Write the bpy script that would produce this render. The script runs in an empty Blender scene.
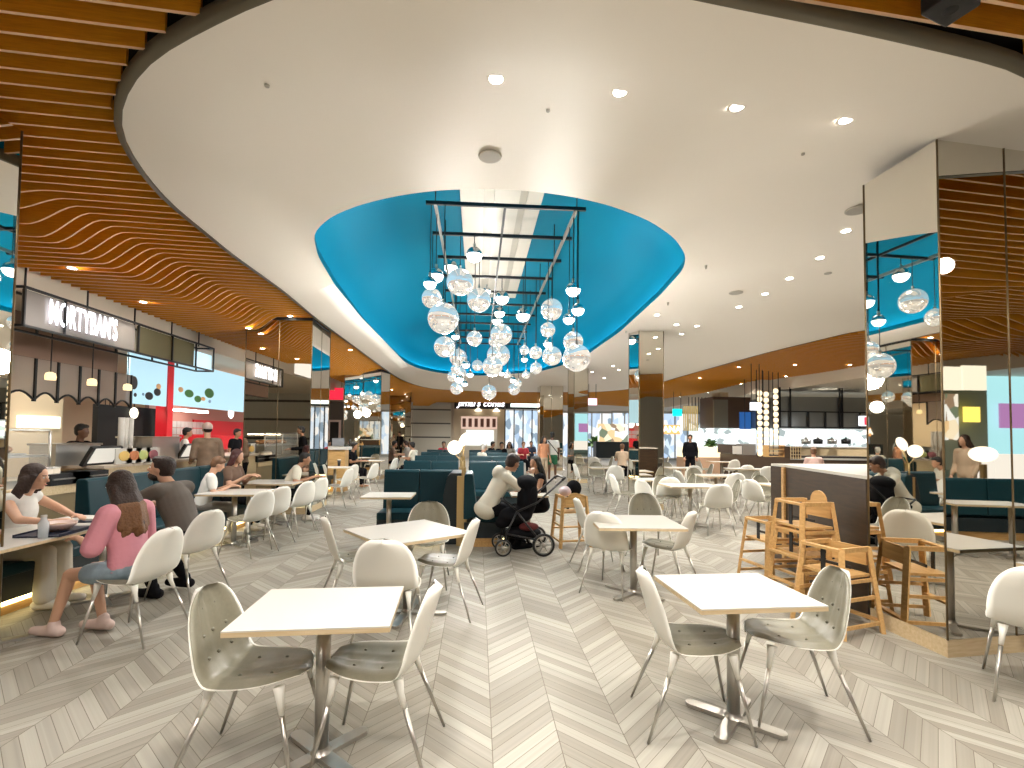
import bpy, bmesh, math, random
from mathutils import Vector, Matrix, Euler
random.seed(7)
sc = bpy.context.scene
COL = sc.collection
PI = math.pi
# ------------------------------------------------------------------ camera, world, exposure
FPX = 490.0; CH = 1.62; YAW = math.radians(4.0); PITCH = math.radians(2.1); ROLL = math.radians(0.6); PY0 = 418.0
camd = bpy.data.cameras.new('camera'); cam = bpy.data.objects.new('camera', camd); COL.objects.link(cam)
camd.sensor_fit = 'HORIZONTAL'; camd.sensor_width = 36.0; camd.lens = 36.0*FPX/1024; camd.shift_y = (PY0-384)/1024.0
camd.clip_start = 0.05; camd.clip_end = 200
CR = Matrix.Rotation(-YAW, 4, 'Z') @ Matrix.Rotation(PI/2+PITCH, 4, 'X') @ Matrix.Rotation(ROLL, 4, 'Z')
cam.matrix_world = Matrix.Translation((0, 0, CH)) @ CR
sc.camera = cam
CR3 = CR.to_3x3()
def ray(px, py): return CR3 @ Vector(((px-512)/FPX, -(py-PY0)/FPX, -1.0))
def fl(px, py, z=0.0):
    d = ray(px, py); t = (z-CH)/d.z
    return Vector((d.x*t, d.y*t, z))
def at(px, py, Y):
    d = ray(px, py); t = Y/d.y
    return Vector((d.x*t, Y, CH+d.z*t))
def atx(px, py, X):
    d = ray(px, py); t = X/d.x
    return Vector((X, d.y*t, CH+d.z*t))
world = bpy.data.worlds.new('world'); sc.world = world; world.use_nodes = True
wb = world.node_tree.nodes['Background']; wb.inputs[0].default_value = (1.0, 0.94, 0.86, 1); wb.inputs[1].default_value = 1.0
vs = sc.view_settings; vs.view_transform = 'Standard'; vs.look = 'None'; vs.gamma = 1.0; vs.use_curve_mapping = False
vs.exposure = 0.36
sc.cycles.use_denoising = True
sc.cycles.max_bounces = 8; sc.cycles.diffuse_bounces = 4; sc.cycles.glossy_bounces = 5; sc.cycles.transmission_bounces = 6
sc.cycles.caustics_reflective = False; sc.cycles.caustics_refractive = False
sc.cycles.sample_clamp_indirect = 6.0
LAMP_W = 0.58
def spot(loc, watts, size=2.2, blend=0.9, r=0.22, col=(1.0, 0.93, 0.82), rot=None):
    l = bpy.data.lights.new('downlight_and_fill_beam', 'SPOT'); l.energy = watts*LAMP_W; l.spot_size = size; l.spot_blend = blend  # serves the modelled downlights and the added fill spots
    l.shadow_soft_size = r; l.color = col
    o = bpy.data.objects.new('downlight_and_fill_beam', l); COL.objects.link(o); o.location = loc
    if rot: o.rotation_euler = rot
    return o
def fill_spot_grid(loc, sx, sy, watts):                       # four added fill spots without fixtures, lifting the ambient light
    for ax in (-0.27, 0.27):
        for ay in (-0.27, 0.27): spot((loc[0]+ax*sx, loc[1]+ay*sy, loc[2]), watts/LAMP_W, size=2.75, blend=1.0, r=0.10, col=(1, 0.95, 0.88))
# ------------------------------------------------------------------ materials
MATS = {}
def mat(name, col=(0.8, 0.8, 0.8), rough=0.5, metal=0.0, emit=None, es=0.0, noise=0.0, nscale=20.0, bump=0.0, spec=0.5, alpha=1.0, trans=0.0, coat=0.0, sub=None):
    if name in MATS: return MATS[name]
    m = bpy.data.materials.new(name); m.use_nodes = True; nt = m.node_tree
    b = nt.nodes['Principled BSDF']
    b.inputs['Base Color'].default_value = (*col, 1); b.inputs['Roughness'].default_value = rough; b.inputs['Metallic'].default_value = metal
    b.inputs['Specular IOR Level'].default_value = spec
    if coat: b.inputs['Coat Weight'].default_value = coat; b.inputs['Coat Roughness'].default_value = 0.1
    if alpha < 1: b.inputs['Alpha'].default_value = alpha
    if trans: b.inputs['Transmission Weight'].default_value = trans
    if emit: b.inputs['Emission Color'].default_value = (*emit, 1); b.inputs['Emission Strength'].default_value = es
    if noise or bump:
        tc = nt.nodes.new('ShaderNodeTexCoord'); n = nt.nodes.new('ShaderNodeTexNoise'); n.inputs['Scale'].default_value = nscale; n.inputs['Detail'].default_value = 4
        nt.links.new(tc.outputs['Object'], n.inputs['Vector'])
        if noise:
            mx = nt.nodes.new('ShaderNodeMix'); mx.data_type = 'RGBA'
            mx.inputs[6].default_value = (*[max(0, c*(1-noise)) for c in col], 1); mx.inputs[7].default_value = (*[min(1, c*(1+noise)) for c in col], 1)
            nt.links.new(n.outputs['Fac'], mx.inputs[0]); nt.links.new(mx.outputs[2], b.inputs['Base Color'])
        if bump:
            bp = nt.nodes.new('ShaderNodeBump'); bp.inputs['Strength'].default_value = bump; bp.inputs['Distance'].default_value = 0.01
            nt.links.new(n.outputs['Fac'], bp.inputs['Height']); nt.links.new(bp.outputs['Normal'], b.inputs['Normal'])
    MATS[name] = m
    return m
def wood(name, c1, c2, rough=0.45, scale=(1.5, 14, 14), coat=0.0):
    if name in MATS: return MATS[name]
    m = mat(name, c1, rough, coat=coat); nt = m.node_tree; b = nt.nodes['Principled BSDF']
    tc = nt.nodes.new('ShaderNodeTexCoord'); mp = nt.nodes.new('ShaderNodeMapping'); mp.inputs['Scale'].default_value = scale
    n = nt.nodes.new('ShaderNodeTexNoise'); n.inputs['Scale'].default_value = 3.0; n.inputs['Detail'].default_value = 6; n.inputs['Distortion'].default_value = 0.6
    r = nt.nodes.new('ShaderNodeValToRGB'); r.color_ramp.elements[0].position = 0.3; r.color_ramp.elements[1].position = 0.7
    r.color_ramp.elements[0].color = (*c1, 1); r.color_ramp.elements[1].color = (*c2, 1)
    L = nt.links.new
    L(tc.outputs['Object'], mp.inputs['Vector']); L(mp.outputs['Vector'], n.inputs['Vector']); L(n.outputs['Fac'], r.inputs['Fac']); L(r.outputs['Color'], b.inputs['Base Color'])
    return m
def chevron():
    m = bpy.data.materials.new('chevron_tile'); m.use_nodes = True; nt = m.node_tree; b = nt.nodes['Principled BSDF']; L = nt.links.new
    def M(op, a, bb=None, c=None):
        n = nt.nodes.new('ShaderNodeMath'); n.operation = op
        for i, v in enumerate((a, bb, c)):
            if v is None: continue
            if isinstance(v, (int, float)): n.inputs[i].default_value = v
            else: L(v, n.inputs[i])
        return n.outputs[0]
    tc = nt.nodes.new('ShaderNodeTexCoord'); sp = nt.nodes.new('ShaderNodeSeparateXYZ'); L(tc.outputs['Object'], sp.inputs[0])
    W = 0.359; P = 0.098
    x = M('SUBTRACT', sp.outputs[0], CHX); y = sp.outputs[1]
    u = M('DIVIDE', x, W); cid = M('FLOOR', u); fr = M('FRACT', u)
    par = M('MODULO', M('ABSOLUTE', cid), 2.0)                # 0/1
    tri = M('ADD', M('MULTIPLY', M('SUBTRACT', 1.0, par), M('SUBTRACT', 1.0, fr)), M('MULTIPLY', par, fr))
    v = M('DIVIDE', M('ADD', y, M('MULTIPLY', tri, W)), P)
    pid = M('FLOOR', v); vf = M('FRACT', v)
    cmb = nt.nodes.new('ShaderNodeCombineXYZ'); L(cid, cmb.inputs[0]); L(pid, cmb.inputs[1])
    wn = nt.nodes.new('ShaderNodeTexWhiteNoise'); wn.noise_dimensions = '3D'; L(cmb.outputs[0], wn.inputs['Vector'])
    r = nt.nodes.new('ShaderNodeValToRGB'); e = r.color_ramp.elements; e[0].color = (0.235, 0.213, 0.175, 1); e[1].color = (0.37, 0.35, 0.30, 1); e[0].position = 0.0
    k = e.new(0.45); k.color = (0.29, 0.268, 0.225, 1)
    L(wn.outputs['Value'], r.inputs['Fac'])
    # grain along each plank
    s = M('SUBTRACT', 1.0, M('MULTIPLY', par, 2.0))
    al = M('ADD', M('MULTIPLY', y, 1.0), M('MULTIPLY', M('MULTIPLY', x, s), -1.0)); ac = M('ADD', y, M('MULTIPLY', x, s))
    c2 = nt.nodes.new('ShaderNodeCombineXYZ'); L(M('MULTIPLY', ac, 2.0), c2.inputs[0]); L(M('MULTIPLY', al, 16.0), c2.inputs[1]); L(wn.outputs['Value'], c2.inputs[2])
    # grain must run with the plank, so the fast axis is across it
    c3 = nt.nodes.new('ShaderNodeCombineXYZ'); L(M('MULTIPLY', al, 3.0), c3.inputs[0]); L(M('MULTIPLY', v, 2.2), c3.inputs[1]); L(M('MULTIPLY', wn.outputs['Value'], 9.0), c3.inputs[2])
    n = nt.nodes.new('ShaderNodeTexNoise'); n.inputs['Scale'].default_value = 1.6; n.inputs['Detail'].default_value = 5; L(c3.outputs[0], n.inputs['Vector'])
    gm = M('MULTIPLY_ADD', n.outputs['Fac'], 0.5, 0.75)
    hsv = nt.nodes.new('ShaderNodeHueSaturation'); L(gm, hsv.inputs['Value']); L(r.outputs['Color'], hsv.inputs['Color'])
    e1 = M('LESS_THAN', M('MINIMUM', vf, M('SUBTRACT', 1.0, vf)), 0.022)
    e2 = M('LESS_THAN', M('MINIMUM', fr, M('SUBTRACT', 1.0, fr)), 0.006)
    g = M('MAXIMUM', e1, e2)
    mx = nt.nodes.new('ShaderNodeMix'); mx.data_type = 'RGBA'; L(g, mx.inputs[0]); L(hsv.outputs[0], mx.inputs[6]); mx.inputs[7].default_value = (0.12, 0.10, 0.07, 1)
    L(mx.outputs[2], b.inputs['Base Color']); b.inputs['Roughness'].default_value = 0.5; b.inputs['Specular IOR Level'].default_value = 0.35
    return m
WHITE = mat('cream_ceiling_paint', (0.92, 0.86, 0.78), 0.45)
BLUE = mat('blue_dome_paint', (0.0, 0.17, 0.27), 0.6, spec=0.08)
STRIP = mat('dome_strip_panel', (0.62, 0.58, 0.50), 0.35)
STRIP2 = mat('dome_strip_darker_panel', (0.42, 0.39, 0.32), 0.35)
SLAT = wood('slat_wood', (0.68, 0.28, 0.015), (0.84, 0.38, 0.03), 0.4, (2, 2, 30))
SLATE = mat('slat_edge_highlight', (0.85, 0.56, 0.36), 0.45)  # highlight along the slat bottoms, put into a paler edge colour
OAK = wood('oak_wood', (0.50, 0.29, 0.10), (0.66, 0.41, 0.17), 0.4)
LOAK = wood('pale_oak', (0.58, 0.44, 0.25), (0.70, 0.56, 0.36), 0.5)
WALNUT = wood('dark_walnut', (0.022, 0.012, 0.006), (0.055, 0.028, 0.012), 0.4, (1.2, 1.2, 10))
BLACK = mat('black_plenum', (0.008, 0.007, 0.006), 0.8)
BMET = mat('black_metal', (0.02, 0.02, 0.022), 0.4, 0.3)
RIM = mat('dark_bronze_trim', (0.16, 0.14, 0.10), 0.4, 0.3)
MIRROR = mat('tinted_mirror', (0.80, 0.77, 0.70), 0.015, 1.0)
BRASS = mat('brushed_brass', (0.58, 0.42, 0.20), 0.3, 0.9)
STEEL = mat('brushed_steel', (0.50, 0.48, 0.44), 0.28, 0.9)
SSTEEL = mat('stainless_panel', (0.55, 0.55, 0.53), 0.3, 0.8)
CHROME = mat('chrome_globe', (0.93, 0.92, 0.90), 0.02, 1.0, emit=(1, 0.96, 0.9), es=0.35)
LWHT = mat('white_laminate', (0.61, 0.585, 0.54), 0.3)
SHELL = mat('white_moulded_shell', (0.77, 0.755, 0.69), 0.38)
CUSH = mat('grey_olive_leatherette', (0.22, 0.205, 0.15), 0.42, noise=0.12, nscale=60)
TEAL = mat('teal_leatherette', (0.003, 0.031, 0.042), 0.45, noise=0.1, nscale=8, spec=0.25)
TEALD = mat('dark_teal_leatherette', (0.005, 0.014, 0.02), 0.4)
TAN = mat('cream_bulkhead', (0.72, 0.64, 0.52), 0.6)
MAUVE = mat('mauve_brown_fascia', (0.30, 0.19, 0.14), 0.6)
GREYP = mat('pale_grey_panel', (0.60, 0.58, 0.50), 0.4)
DGREY = mat('dark_grey_strip', (0.09, 0.085, 0.075), 0.5)
def glow(name, col, s): return mat(name, (0.0, 0.0, 0.0) if s > 3 else tuple(c*0.3 for c in col), 0.5, emit=col, es=s)
LENS = glow('downlight_lens', (1.0, 0.95, 0.85), 30)
WARM = glow('warm_white_glow', (1.0, 0.90, 0.70), 2.2)
COOLW = glow('cool_white_glow', (0.80, 0.92, 1.0), 1.6)
SKYW = glow('bright_shopfront_glow', (0.72, 0.88, 1.0), 1.3)
YGLOW = glow('toe_kick_led', (1.0, 0.80, 0.36), 7)
COVE = glow('cove_led', (0.55, 0.85, 1.0), 30)
GLOBE = glow('opal_globe', (1.0, 0.90, 0.70), 1.6)
GLASS = mat('clear_glass', (0.9, 0.95, 0.95), 0.03, alpha=0.08, spec=0.4)
# ------------------------------------------------------------------ mesh builder
class MB:
    def __init__(s): s.v = []; s.f = []; s.m = []; s.s = []
    def add(s, vs, fs, m=0, smooth=False):
        o = len(s.v); s.v += [tuple(p) for p in vs]
        for f in fs: s.f.append([i+o for i in f]); s.m.append(m); s.s.append(smooth)
        return s
    def box(s, c, d, rz=0.0, m=0, rot=None):
        R = rot if rot is not None else Matrix.Rotation(rz, 3, 'Z')
        vs = [Vector(c) + R @ Vector((x*d[0]/2, y*d[1]/2, z*d[2]/2)) for x in (-1, 1) for y in (-1, 1) for z in (-1, 1)]
        return s.add(vs, [(0, 1, 3, 2), (4, 6, 7, 5), (0, 4, 5, 1), (2, 3, 7, 6), (0, 2, 6, 4), (1, 5, 7, 3)], m)
    def bb(s, x0, x1, y0, y1, z0, z1, m=0): return s.box(((x0+x1)/2, (y0+y1)/2, (z0+z1)/2), (abs(x1-x0), abs(y1-y0), abs(z1-z0)), 0, m)
    def bar(s, a, b, w, h, m=0):
        a = Vector(a); b = Vector(b); d = b-a; L = d.length; q = d.to_track_quat('X', 'Z').to_matrix()
        return s.box((a+b)/2, (L, w, h), rot=q, m=m)
    def tube(s, pts, r, n=10, m=0, cap=True):
        pts = [Vector(p) for p in pts]; rs = r if isinstance(r, (list, tuple)) else [r]*len(pts)
        vs = []; fs = []; up = None
        for i, p in enumerate(pts):
            d = (pts[min(i+1, len(pts)-1)]-pts[max(i-1, 0)]).normalized()
            if up is None: up = d.orthogonal().normalized()
            else: up = (up-d*up.dot(d)); up = up.normalized() if up.length > 1e-6 else d.orthogonal().normalized()
            w = d.cross(up)
            for k in range(n): a = 2*PI*k/n; vs.append(p+(up*math.cos(a)+w*math.sin(a))*rs[i])
        for i in range(len(pts)-1):
            for k in range(n): fs.append((i*n+k, i*n+(k+1) % n, (i+1)*n+(k+1) % n, (i+1)*n+k))
        if cap: fs.append(tuple(range(n-1, -1, -1))); fs.append(tuple(range((len(pts)-1)*n, len(pts)*n)))
        return s.add(vs, fs, m, True)
    def ell(s, c, r, n=16, k=10, m=0, rot=None, z0=-1.0, z1=1.0):
        vs = []; fs = []; c = Vector(c); R = rot or Matrix.Identity(3)
        if isinstance(r, (int, float)): r = (r, r, r)
        t0 = math.asin(max(-1, z0)); t1 = math.asin(min(1, z1))
        for i in range(k+1):
            t = t0+(t1-t0)*i/k
            for j in range(n): a = 2*PI*j/n; vs.append(c+R @ Vector((math.cos(t)*math.cos(a)*r[0], math.cos(t)*math.sin(a)*r[1], math.sin(t)*r[2])))
        for i in range(k):
            for j in range(n): fs.append((i*n+j, i*n+(j+1) % n, (i+1)*n+(j+1) % n, (i+1)*n+j))
        return s.add(vs, fs, m, True)
    def lathe(s, c, prof, n=20, m=0):
        vs = []; fs = []
        for r, z in prof:
            for j in range(n): a = 2*PI*j/n; vs.append((c[0]+r*math.cos(a), c[1]+r*math.sin(a), c[2]+z))
        for i in range(len(prof)-1):
            for j in range(n): fs.append((i*n+j, i*n+(j+1) % n, (i+1)*n+(j+1) % n, (i+1)*n+j))
        return s.add(vs, fs, m, True)
    def prism(s, poly, z0, z1, m=0, cap=True):
        n = len(poly); vs = [(p[0], p[1], z0) for p in poly]+[(p[0], p[1], z1) for p in poly]
        fs = [(i, (i+1) % n, n+(i+1) % n, n+i) for i in range(n)]
        if cap: fs += [tuple(range(n-1, -1, -1)), tuple(range(n, 2*n))]
        return s.add(vs, fs, m)
    def extr(s, poly, o, ax, ay, az, th, m=0):      # polygon in plane (ax, ay) from o, thickness th along az
        o = Vector(o); ax = Vector(ax); ay = Vector(ay); az = Vector(az); n = len(poly)
        vs = [o+ax*p[0]+ay*p[1] for p in poly]+[o+ax*p[0]+ay*p[1]+az*th for p in poly]
        return s.add(vs, [(i, (i+1) % n, n+(i+1) % n, n+i) for i in range(n)]+[tuple(range(n-1, -1, -1)), tuple(range(n, 2*n))], m)
    def quad(s, a, b, c, d, m=0): return s.add([a, b, c, d], [(0, 1, 2, 3)], m)
    def build(s, name, mats, parent=None, loc=None, bevel=0.0):
        me = bpy.data.meshes.new(name); me.from_pydata(s.v, [], s.f)
        if not isinstance(mats, (list, tuple)): mats = [mats]
        for m in mats: me.materials.append(m)
        me.polygons.foreach_set('material_index', s.m); me.polygons.foreach_set('use_smooth', s.s); me.update()
        bm = bmesh.new(); bm.from_mesh(me); bmesh.ops.recalc_face_normals(bm, faces=bm.faces); bm.to_mesh(me); bm.free()
        o = bpy.data.objects.new(name, me); COL.objects.link(o)
        if parent: o.parent = parent
        if loc: o.location = loc
        if bevel:
            b = o.modifiers.new('bevel', 'BEVEL'); b.width = bevel; b.segments = 2; b.limit_method = 'ANGLE'
        return o
def tag(o, label=None, cat=None, group=None, kind=None):
    if label: o['label'] = label
    if cat: o['category'] = cat
    if group: o['group'] = group
    if kind: o['kind'] = kind
    return o
def thing(name, label, cat, loc=(0, 0, 0), rz=0.0, group=None):
    o = bpy.data.objects.new(name, None); COL.objects.link(o); o.location = loc; o.rotation_euler = (0, 0, rz); o.empty_display_size = 0.1
    return tag(o, label, cat, group)
def struct(name, mb, m, **k): return tag(mb.build(name, m, **k), kind='structure')
KIDS = {}
def kids(o):
    return [c for c in o.children]
def dup(root, loc, rz, label=None, group=None):
    def cp(o, par):
        c = o.copy(); COL.objects.link(c); c.parent = par
        for ch in kids(o): cp(ch, c)
        return c
    r = cp(root, None); r.location = loc; r.rotation_euler = (0, 0, rz)
    if label: r['label'] = label
    if group: r['group'] = group
    return r
ORD = ['first', 'second', 'third', 'fourth', 'fifth', 'sixth', 'seventh', 'eighth', 'ninth', 'tenth', 'eleventh', 'twelfth', 'thirteenth', 'fourteenth', 'fifteenth', 'sixteenth', 'seventeenth', 'eighteenth', 'nineteenth', 'twentieth']
def text_mesh(name, s, size, M, m, parent=None, depth=0.015, shear=0.0, bold=0.0, spacing=1.0, xs=1.0, width=None):
    cu = bpy.data.curves.new(name, 'FONT'); cu.body = s; cu.size = size; cu.extrude = depth; cu.align_x = 'CENTER'; cu.align_y = 'CENTER'; cu.shear = shear; cu.offset = bold; cu.space_character = spacing
    cu.resolution_u = 4
    o = bpy.data.objects.new(name, cu); COL.objects.link(o); dg = bpy.context.evaluated_depsgraph_get(); dg.update()
    me = bpy.data.meshes.new_from_object(o.evaluated_get(dg)); bpy.data.objects.remove(o)
    if width: w_ = max(v.co.x for v in me.vertices)-min(v.co.x for v in me.vertices); xs = width/w_
    me.transform(M @ Matrix.Diagonal((xs, 1, 1, 1))); me.materials.clear(); me.materials.append(m)
    r = bpy.data.objects.new(name, me); COL.objects.link(r)
    if parent: r.parent = parent
    return r
# ------------------------------------------------------------------ floor and ceilings
ZC = 3.95
CHX = fl(493.2, 768).x
struct('floor', MB().bb(-16, 22, -9, 40, -0.1, 0), chevron())
def cpx(lst, z=ZC): return [tuple(fl(a, b, z)[:2]) for a, b in lst]
O_L = cpx([(289, -10), (186, 40), (143, 66), (120, 110), (120, 130), (133, 156), (166, 199), (199, 226), (233, 254), (283, 290), (317.5, 318.8), (384, 367.5), (402, 380), (428, 389), (497, 392), (600, 392), (640, 388), (685, 375), (764, 353), (868, 328)])
O_R = [(9.6, 9.2), (10.0, 7.3), (9.0, 5.6), (7.2, 4.4), (5.2, 3.6)] + cpx([(1024, 72), (860, 34), (700, 2), (600, -20), (500, -34), (400, -30)])
OUT = O_L + O_R
DOME = cpx([(313, 240), (318, 262), (335, 290), (360, 322), (385, 348), (400, 361), (415, 370), (440, 375.5), (480, 378), (540, 374), (580, 362), (620, 335), (660, 300), (683, 275), (686, 262), (675, 245), (650, 228), (610, 213), (570, 204), (530, 199), (490, 197), (440, 198), (400, 203), (360, 212), (330, 224)])
CX, CY = 0.5, 9.0
def polar(poly, n=144):
    out = []
    for i in range(n):
        a = 2*PI*i/n; dx, dy = math.cos(a), math.sin(a); best = 0
        for k in range(len(poly)):
            x1, y1 = poly[k][0]-CX, poly[k][1]-CY; x2, y2 = poly[(k+1) % len(poly)][0]-CX, poly[(k+1) % len(poly)][1]-CY
            ex, ey = x2-x1, y2-y1; den = dx*ey-dy*ex
            if abs(den) < 1e-9: continue
            t = (x1*ey-y1*ex)/den; u = (x1*dy-y1*dx)/den
            if 0 <= u <= 1.0001 and t > best: best = t
        out.append(best)
    return out
NA = 180
def smooth(r, it=2):
    for _ in range(it): r = [(r[i-1]+2*r[i]+r[(i+1) % len(r)])/4 for i in range(len(r))]
    return r
rO = smooth(polar(OUT, NA), 2); rD = smooth(polar(DOME, NA), 2)
def P(i, r, z): a = 2*PI*(i % NA)/NA; return (CX+r*math.cos(a), CY+r*math.sin(a), z)
def ringpts(r): return [P(i, r[i], 0) for i in range(NA)]
def offset(r, d):   # inset perpendicular to the outline
    pts = ringpts(r); out = []
    for i in range(NA):
        a = Vector(pts[i-1]); b = Vector(pts[(i+1) % NA]); t = (b-a).normalized(); n = Vector((t.y, -t.x, 0)); q = Vector(pts[i])-n*d
        out.append((q.x, q.y))
    return out
def ringmesh(mb, rings, m=0, sm=True):
    vs = []; fs = []
    for pts in rings: vs += pts
    for k in range(len(rings)-1):
        for i in range(NA): j = (i+1) % NA; fs.append((k*NA+i, k*NA+j, (k+1)*NA+j, (k+1)*NA+i))
    mb.add(vs, fs, m, sm)
o0 = [(P(i, rO[i], 0)[0], P(i, rO[i], 0)[1]) for i in range(NA)]
def lift(pts, z): return [(p[0], p[1], z) for p in pts]
ZD = 4.03
mb = MB()
d0 = [(P(i, rD[i], 0)[0], P(i, rD[i], 0)[1]) for i in range(NA)]
ringmesh(mb, [lift(o0, ZC), lift(offset(rO, 0.55), ZC), lift(offset(rO, 0.85), ZD), lift(d0, ZD)])
struct('ceiling', mb, WHITE)
mb = MB(); ringmesh(mb, [lift(offset(rO, 0.0), ZC-0.004), lift(offset(rO, -0.05), ZC-0.004), lift(offset(rO, -0.05), ZC+0.08)])
struct('trim_1', mb, RIM)
# the blue dome: a lip, a ledge with the cove light, walls that curve in to a high blue ceiling
ZT = 5.45
dW = offset(rD, -0.16)
mb = MB()
def inn(k): return [(CX2+(p[0]-CX2)*k, CY2+(p[1]-CY2)*(1-(1-k)*0.6)) for p in dW]
CX2, CY2 = 0.75, 11.5
ringmesh(mb, [lift(d0, ZD), lift(d0, ZD+0.10), lift(offset(rD, -0.02), ZD+0.10), lift(offset(rD, -0.02), ZD+0.03), lift(dW, ZD+0.03)], 0)
ringmesh(mb, [lift(dW, ZD+0.03), lift(dW, ZD+0.5), lift(inn(0.97), ZD+0.85), lift(inn(0.90), ZD+1.12), lift(inn(0.8), ZD+1.32), lift(inn(0.7), ZT), lift([(CX2, CY2)]*NA, ZT)], 0)
struct('ceiling_dome', mb, BLUE)
mb = MB(); ringmesh(mb, [lift(offset(rD, -0.05), ZD+0.036), lift(offset(rD, -0.10), ZD+0.036)])
tag(mb.build('cove_light_strip', COVE), 'blue white light strip hidden round the rim of the blue dome', 'light strip')
mb = MB()
for (xa, xb, m, dz) in ((-0.32, 0.05, 0, 0), (0.05, 0.22, 1, 0.03), (0.22, 0.62, 0, 0), (0.62, 0.74, 1, 0.03), (0.74, 0.98, 0, 0)):
    mb.bb(xa, xb, 5.3, 13.2, ZT-0.07+dz, ZT-0.01, m)
struct('ceiling_strip', mb, [STRIP, STRIP2])
# ------------------------------------------------------------------ slatted wood ceiling
def inside(x, y, poly):
    c = False; n = len(poly)
    for i in range(n):
        x1, y1 = poly[i]; x2, y2 = poly[i-1]
        if (y1 > y) != (y2 > y) and x < (x2-x1)*(y-y1)/(y2-y1)+x1: c = not c
    return c
OGAP = offset(rO, -0.02)
# boundary of the wood towards the shops (left, right)
def left_edge(y): return -5.9 if y < 12 else -5.9+(y-12)*0.02
BK = fl(789, 380.5, 3.85); BK2 = fl(868, 391, 3.85); BK0 = fl(668, 404, 3.85)
def right_edge(y): return 8.6 if y > 14 else (15.5)
A_SL = math.radians(5.0)
def zwave(x, y):
    # left: the surface drops past a line that runs along the shops, with a soft roll
    xc = -4.25+0.04*(y-5)
    t = (xc-x)/0.5; t = max(0.0, min(1.0, t)); s = t*t*(3-2*t)
    s *= max(0.0, min(1.0, (y-4.9)/0.6)) if y > 0 else 0
    z = -0.30*s
    if x > 3:
        w = math.sin((x*0.8-y*0.55)*1.1); z += -0.10*(0.5+0.5*w)*min(1, max(0, (x-5.5)))
    if y < 1.5:
        xx = x-1.2*math.sin(y*0.8); z += -0.34*max(0, math.sin(xx*1.1+1.0))*min(1, (1.5-y))
    return z
mb = MB()
SP = 0.165; HH = 0.15; TH = 0.022
ca, sa = math.cos(A_SL), math.sin(A_SL)
def keep(x, y): return (left_edge(y) < x < (15.5 if y < 10.6 else 11.9)) and -6.5 < y < 36 and not inside(x, y, OGAP)
k = -45
while k < 225:
    t0 = k*SP; step = 0.07; run = []
    far = t0 > 18
    if far and k % 2: k += 1; continue
    if far: step = 0.5
    def flush():
        global run
        if len(run) > 1:
            vs = []; fs = []
            for (x, y, z) in run:
                nx, ny = -sa*TH/2, ca*TH/2
                top = 4.16
                vs += [(x-nx, y-ny, z), (x+nx, y+ny, z), (x+nx, y+ny, top), (x-nx, y-ny, top)]
            for i in range(len(run)-1):
                a = i*4; b = a+4
                fs += [(a, b, b+1, a+1), (a+1, b+1, b+2, a+2), (a, a+3, b+3, b)]
            n = (len(run)-1)*4; fs += [(0, 1, 2, 3), (n, n+3, n+2, n+1)]
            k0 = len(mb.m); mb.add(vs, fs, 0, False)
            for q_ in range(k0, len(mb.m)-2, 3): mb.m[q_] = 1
        run = []
    x = -7.0
    while x < 16:
        X = x*ca; Y = t0+x*sa
        if keep(X, Y): run.append((X, Y, 4.0+zwave(X, Y)))
        else: flush()
        x += step
    flush(); k += 1
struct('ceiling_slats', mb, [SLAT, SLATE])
struct('ceiling_plenum', MB().bb(-6.0, 15.6, -8, 1.2, 4.17, 4.25).bb(-6.0, -2.9, 1.2, 36, 4.17, 4.25).bb(4.8, 15.6, 1.2, 36, 4.17, 4.25).bb(-2.9, 4.8, 20.2, 36, 4.17, 4.25)
       .bb(-2.9, 4.8, 1.2, 4.0, 4.17, 4.25), BLACK)
struct('ceiling_roof', MB().bb(-16, 22, -9, 40, 6.2, 6.3), BLACK)
# ------------------------------------------------------------------ the shell of the hall
struct('wall_far', MB().bb(-16, 22, 36.2, 36.4, 0, 4.2), TAN)
mb = MB().bb(-6.2, -6.02, 4.6, 34, 3.45, 4.4)
struct('wall_left_bulkhead', mb, TAN)
struct('ceiling_left_shops', MB().bb(-15.9, -6.0, -8, 36, 3.45, 3.52), TAN)
struct('wall_left', MB().bb(-12, -11.8, -8.9, 36, 0, 4.4), mat('warm_shop_wall', (0.70, 0.58, 0.42), 0.6))
struct('ceiling_right_shops', MB().bb(12.2, 21.9, 10.6, 36, 3.62, 3.7).bb(15.6, 21.9, -8.9, 10.6, 3.62, 3.7), TAN)
struct('wall_right', MB().bb(21.8, 22, -8.9, 36, 0, 4.4), TAN)
mb = MB(); mb.bb(11.95, 12.15, 10.6, 34, 3.55, 4.4).bb(11.95, 15.7, 10.55, 10.7, 3.55, 4.4).bb(15.55, 15.7, -8.9, 10.6, 3.55, 4.4)
struct('wall_right_bulkhead', mb, TAN)
struct('wall_back', MB().bb(-16, 22, -9.1, -8.9, 0, 4.4), GREYP)
# ------------------------------------------------------------------ downlights
def zceil(x, y):
    d = min((Vector((x, y))-Vector(q)).length for q in o0)
    return ZC if d < 0.55 else ZD if d > 0.85 else ZC+(ZD-ZC)*(d-0.55)/0.3
def onceil(a, b):
    p = fl(a, b, ZD)
    for _ in range(3): p = fl(a, b, zceil(p.x, p.y)-0.004)
    return p
dl = thing('downlight', 'x', 'downlight')
m1 = MB().lathe((0, 0, 0), [(0.045, 0.0), (0.062, -0.006), (0.068, 0.0)], 20); m1.build('trim_ring', WHITE, dl)
MB().lathe((0, 0, 0.0), [(0.0001, -0.002), (0.045, -0.002)], 20).build('lens', LENS, dl)
first = [True]
def downlight(x, y, z, label, group, watts=0, **k):
    if first[0]:
        first[0] = False; dl.location = (x, y, z); tag(dl, label, 'downlight', group)
    else: dup(dl, (x, y, z), 0, label, group)
    if watts: spot((x, y, z-0.03), watts, **k)
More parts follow.
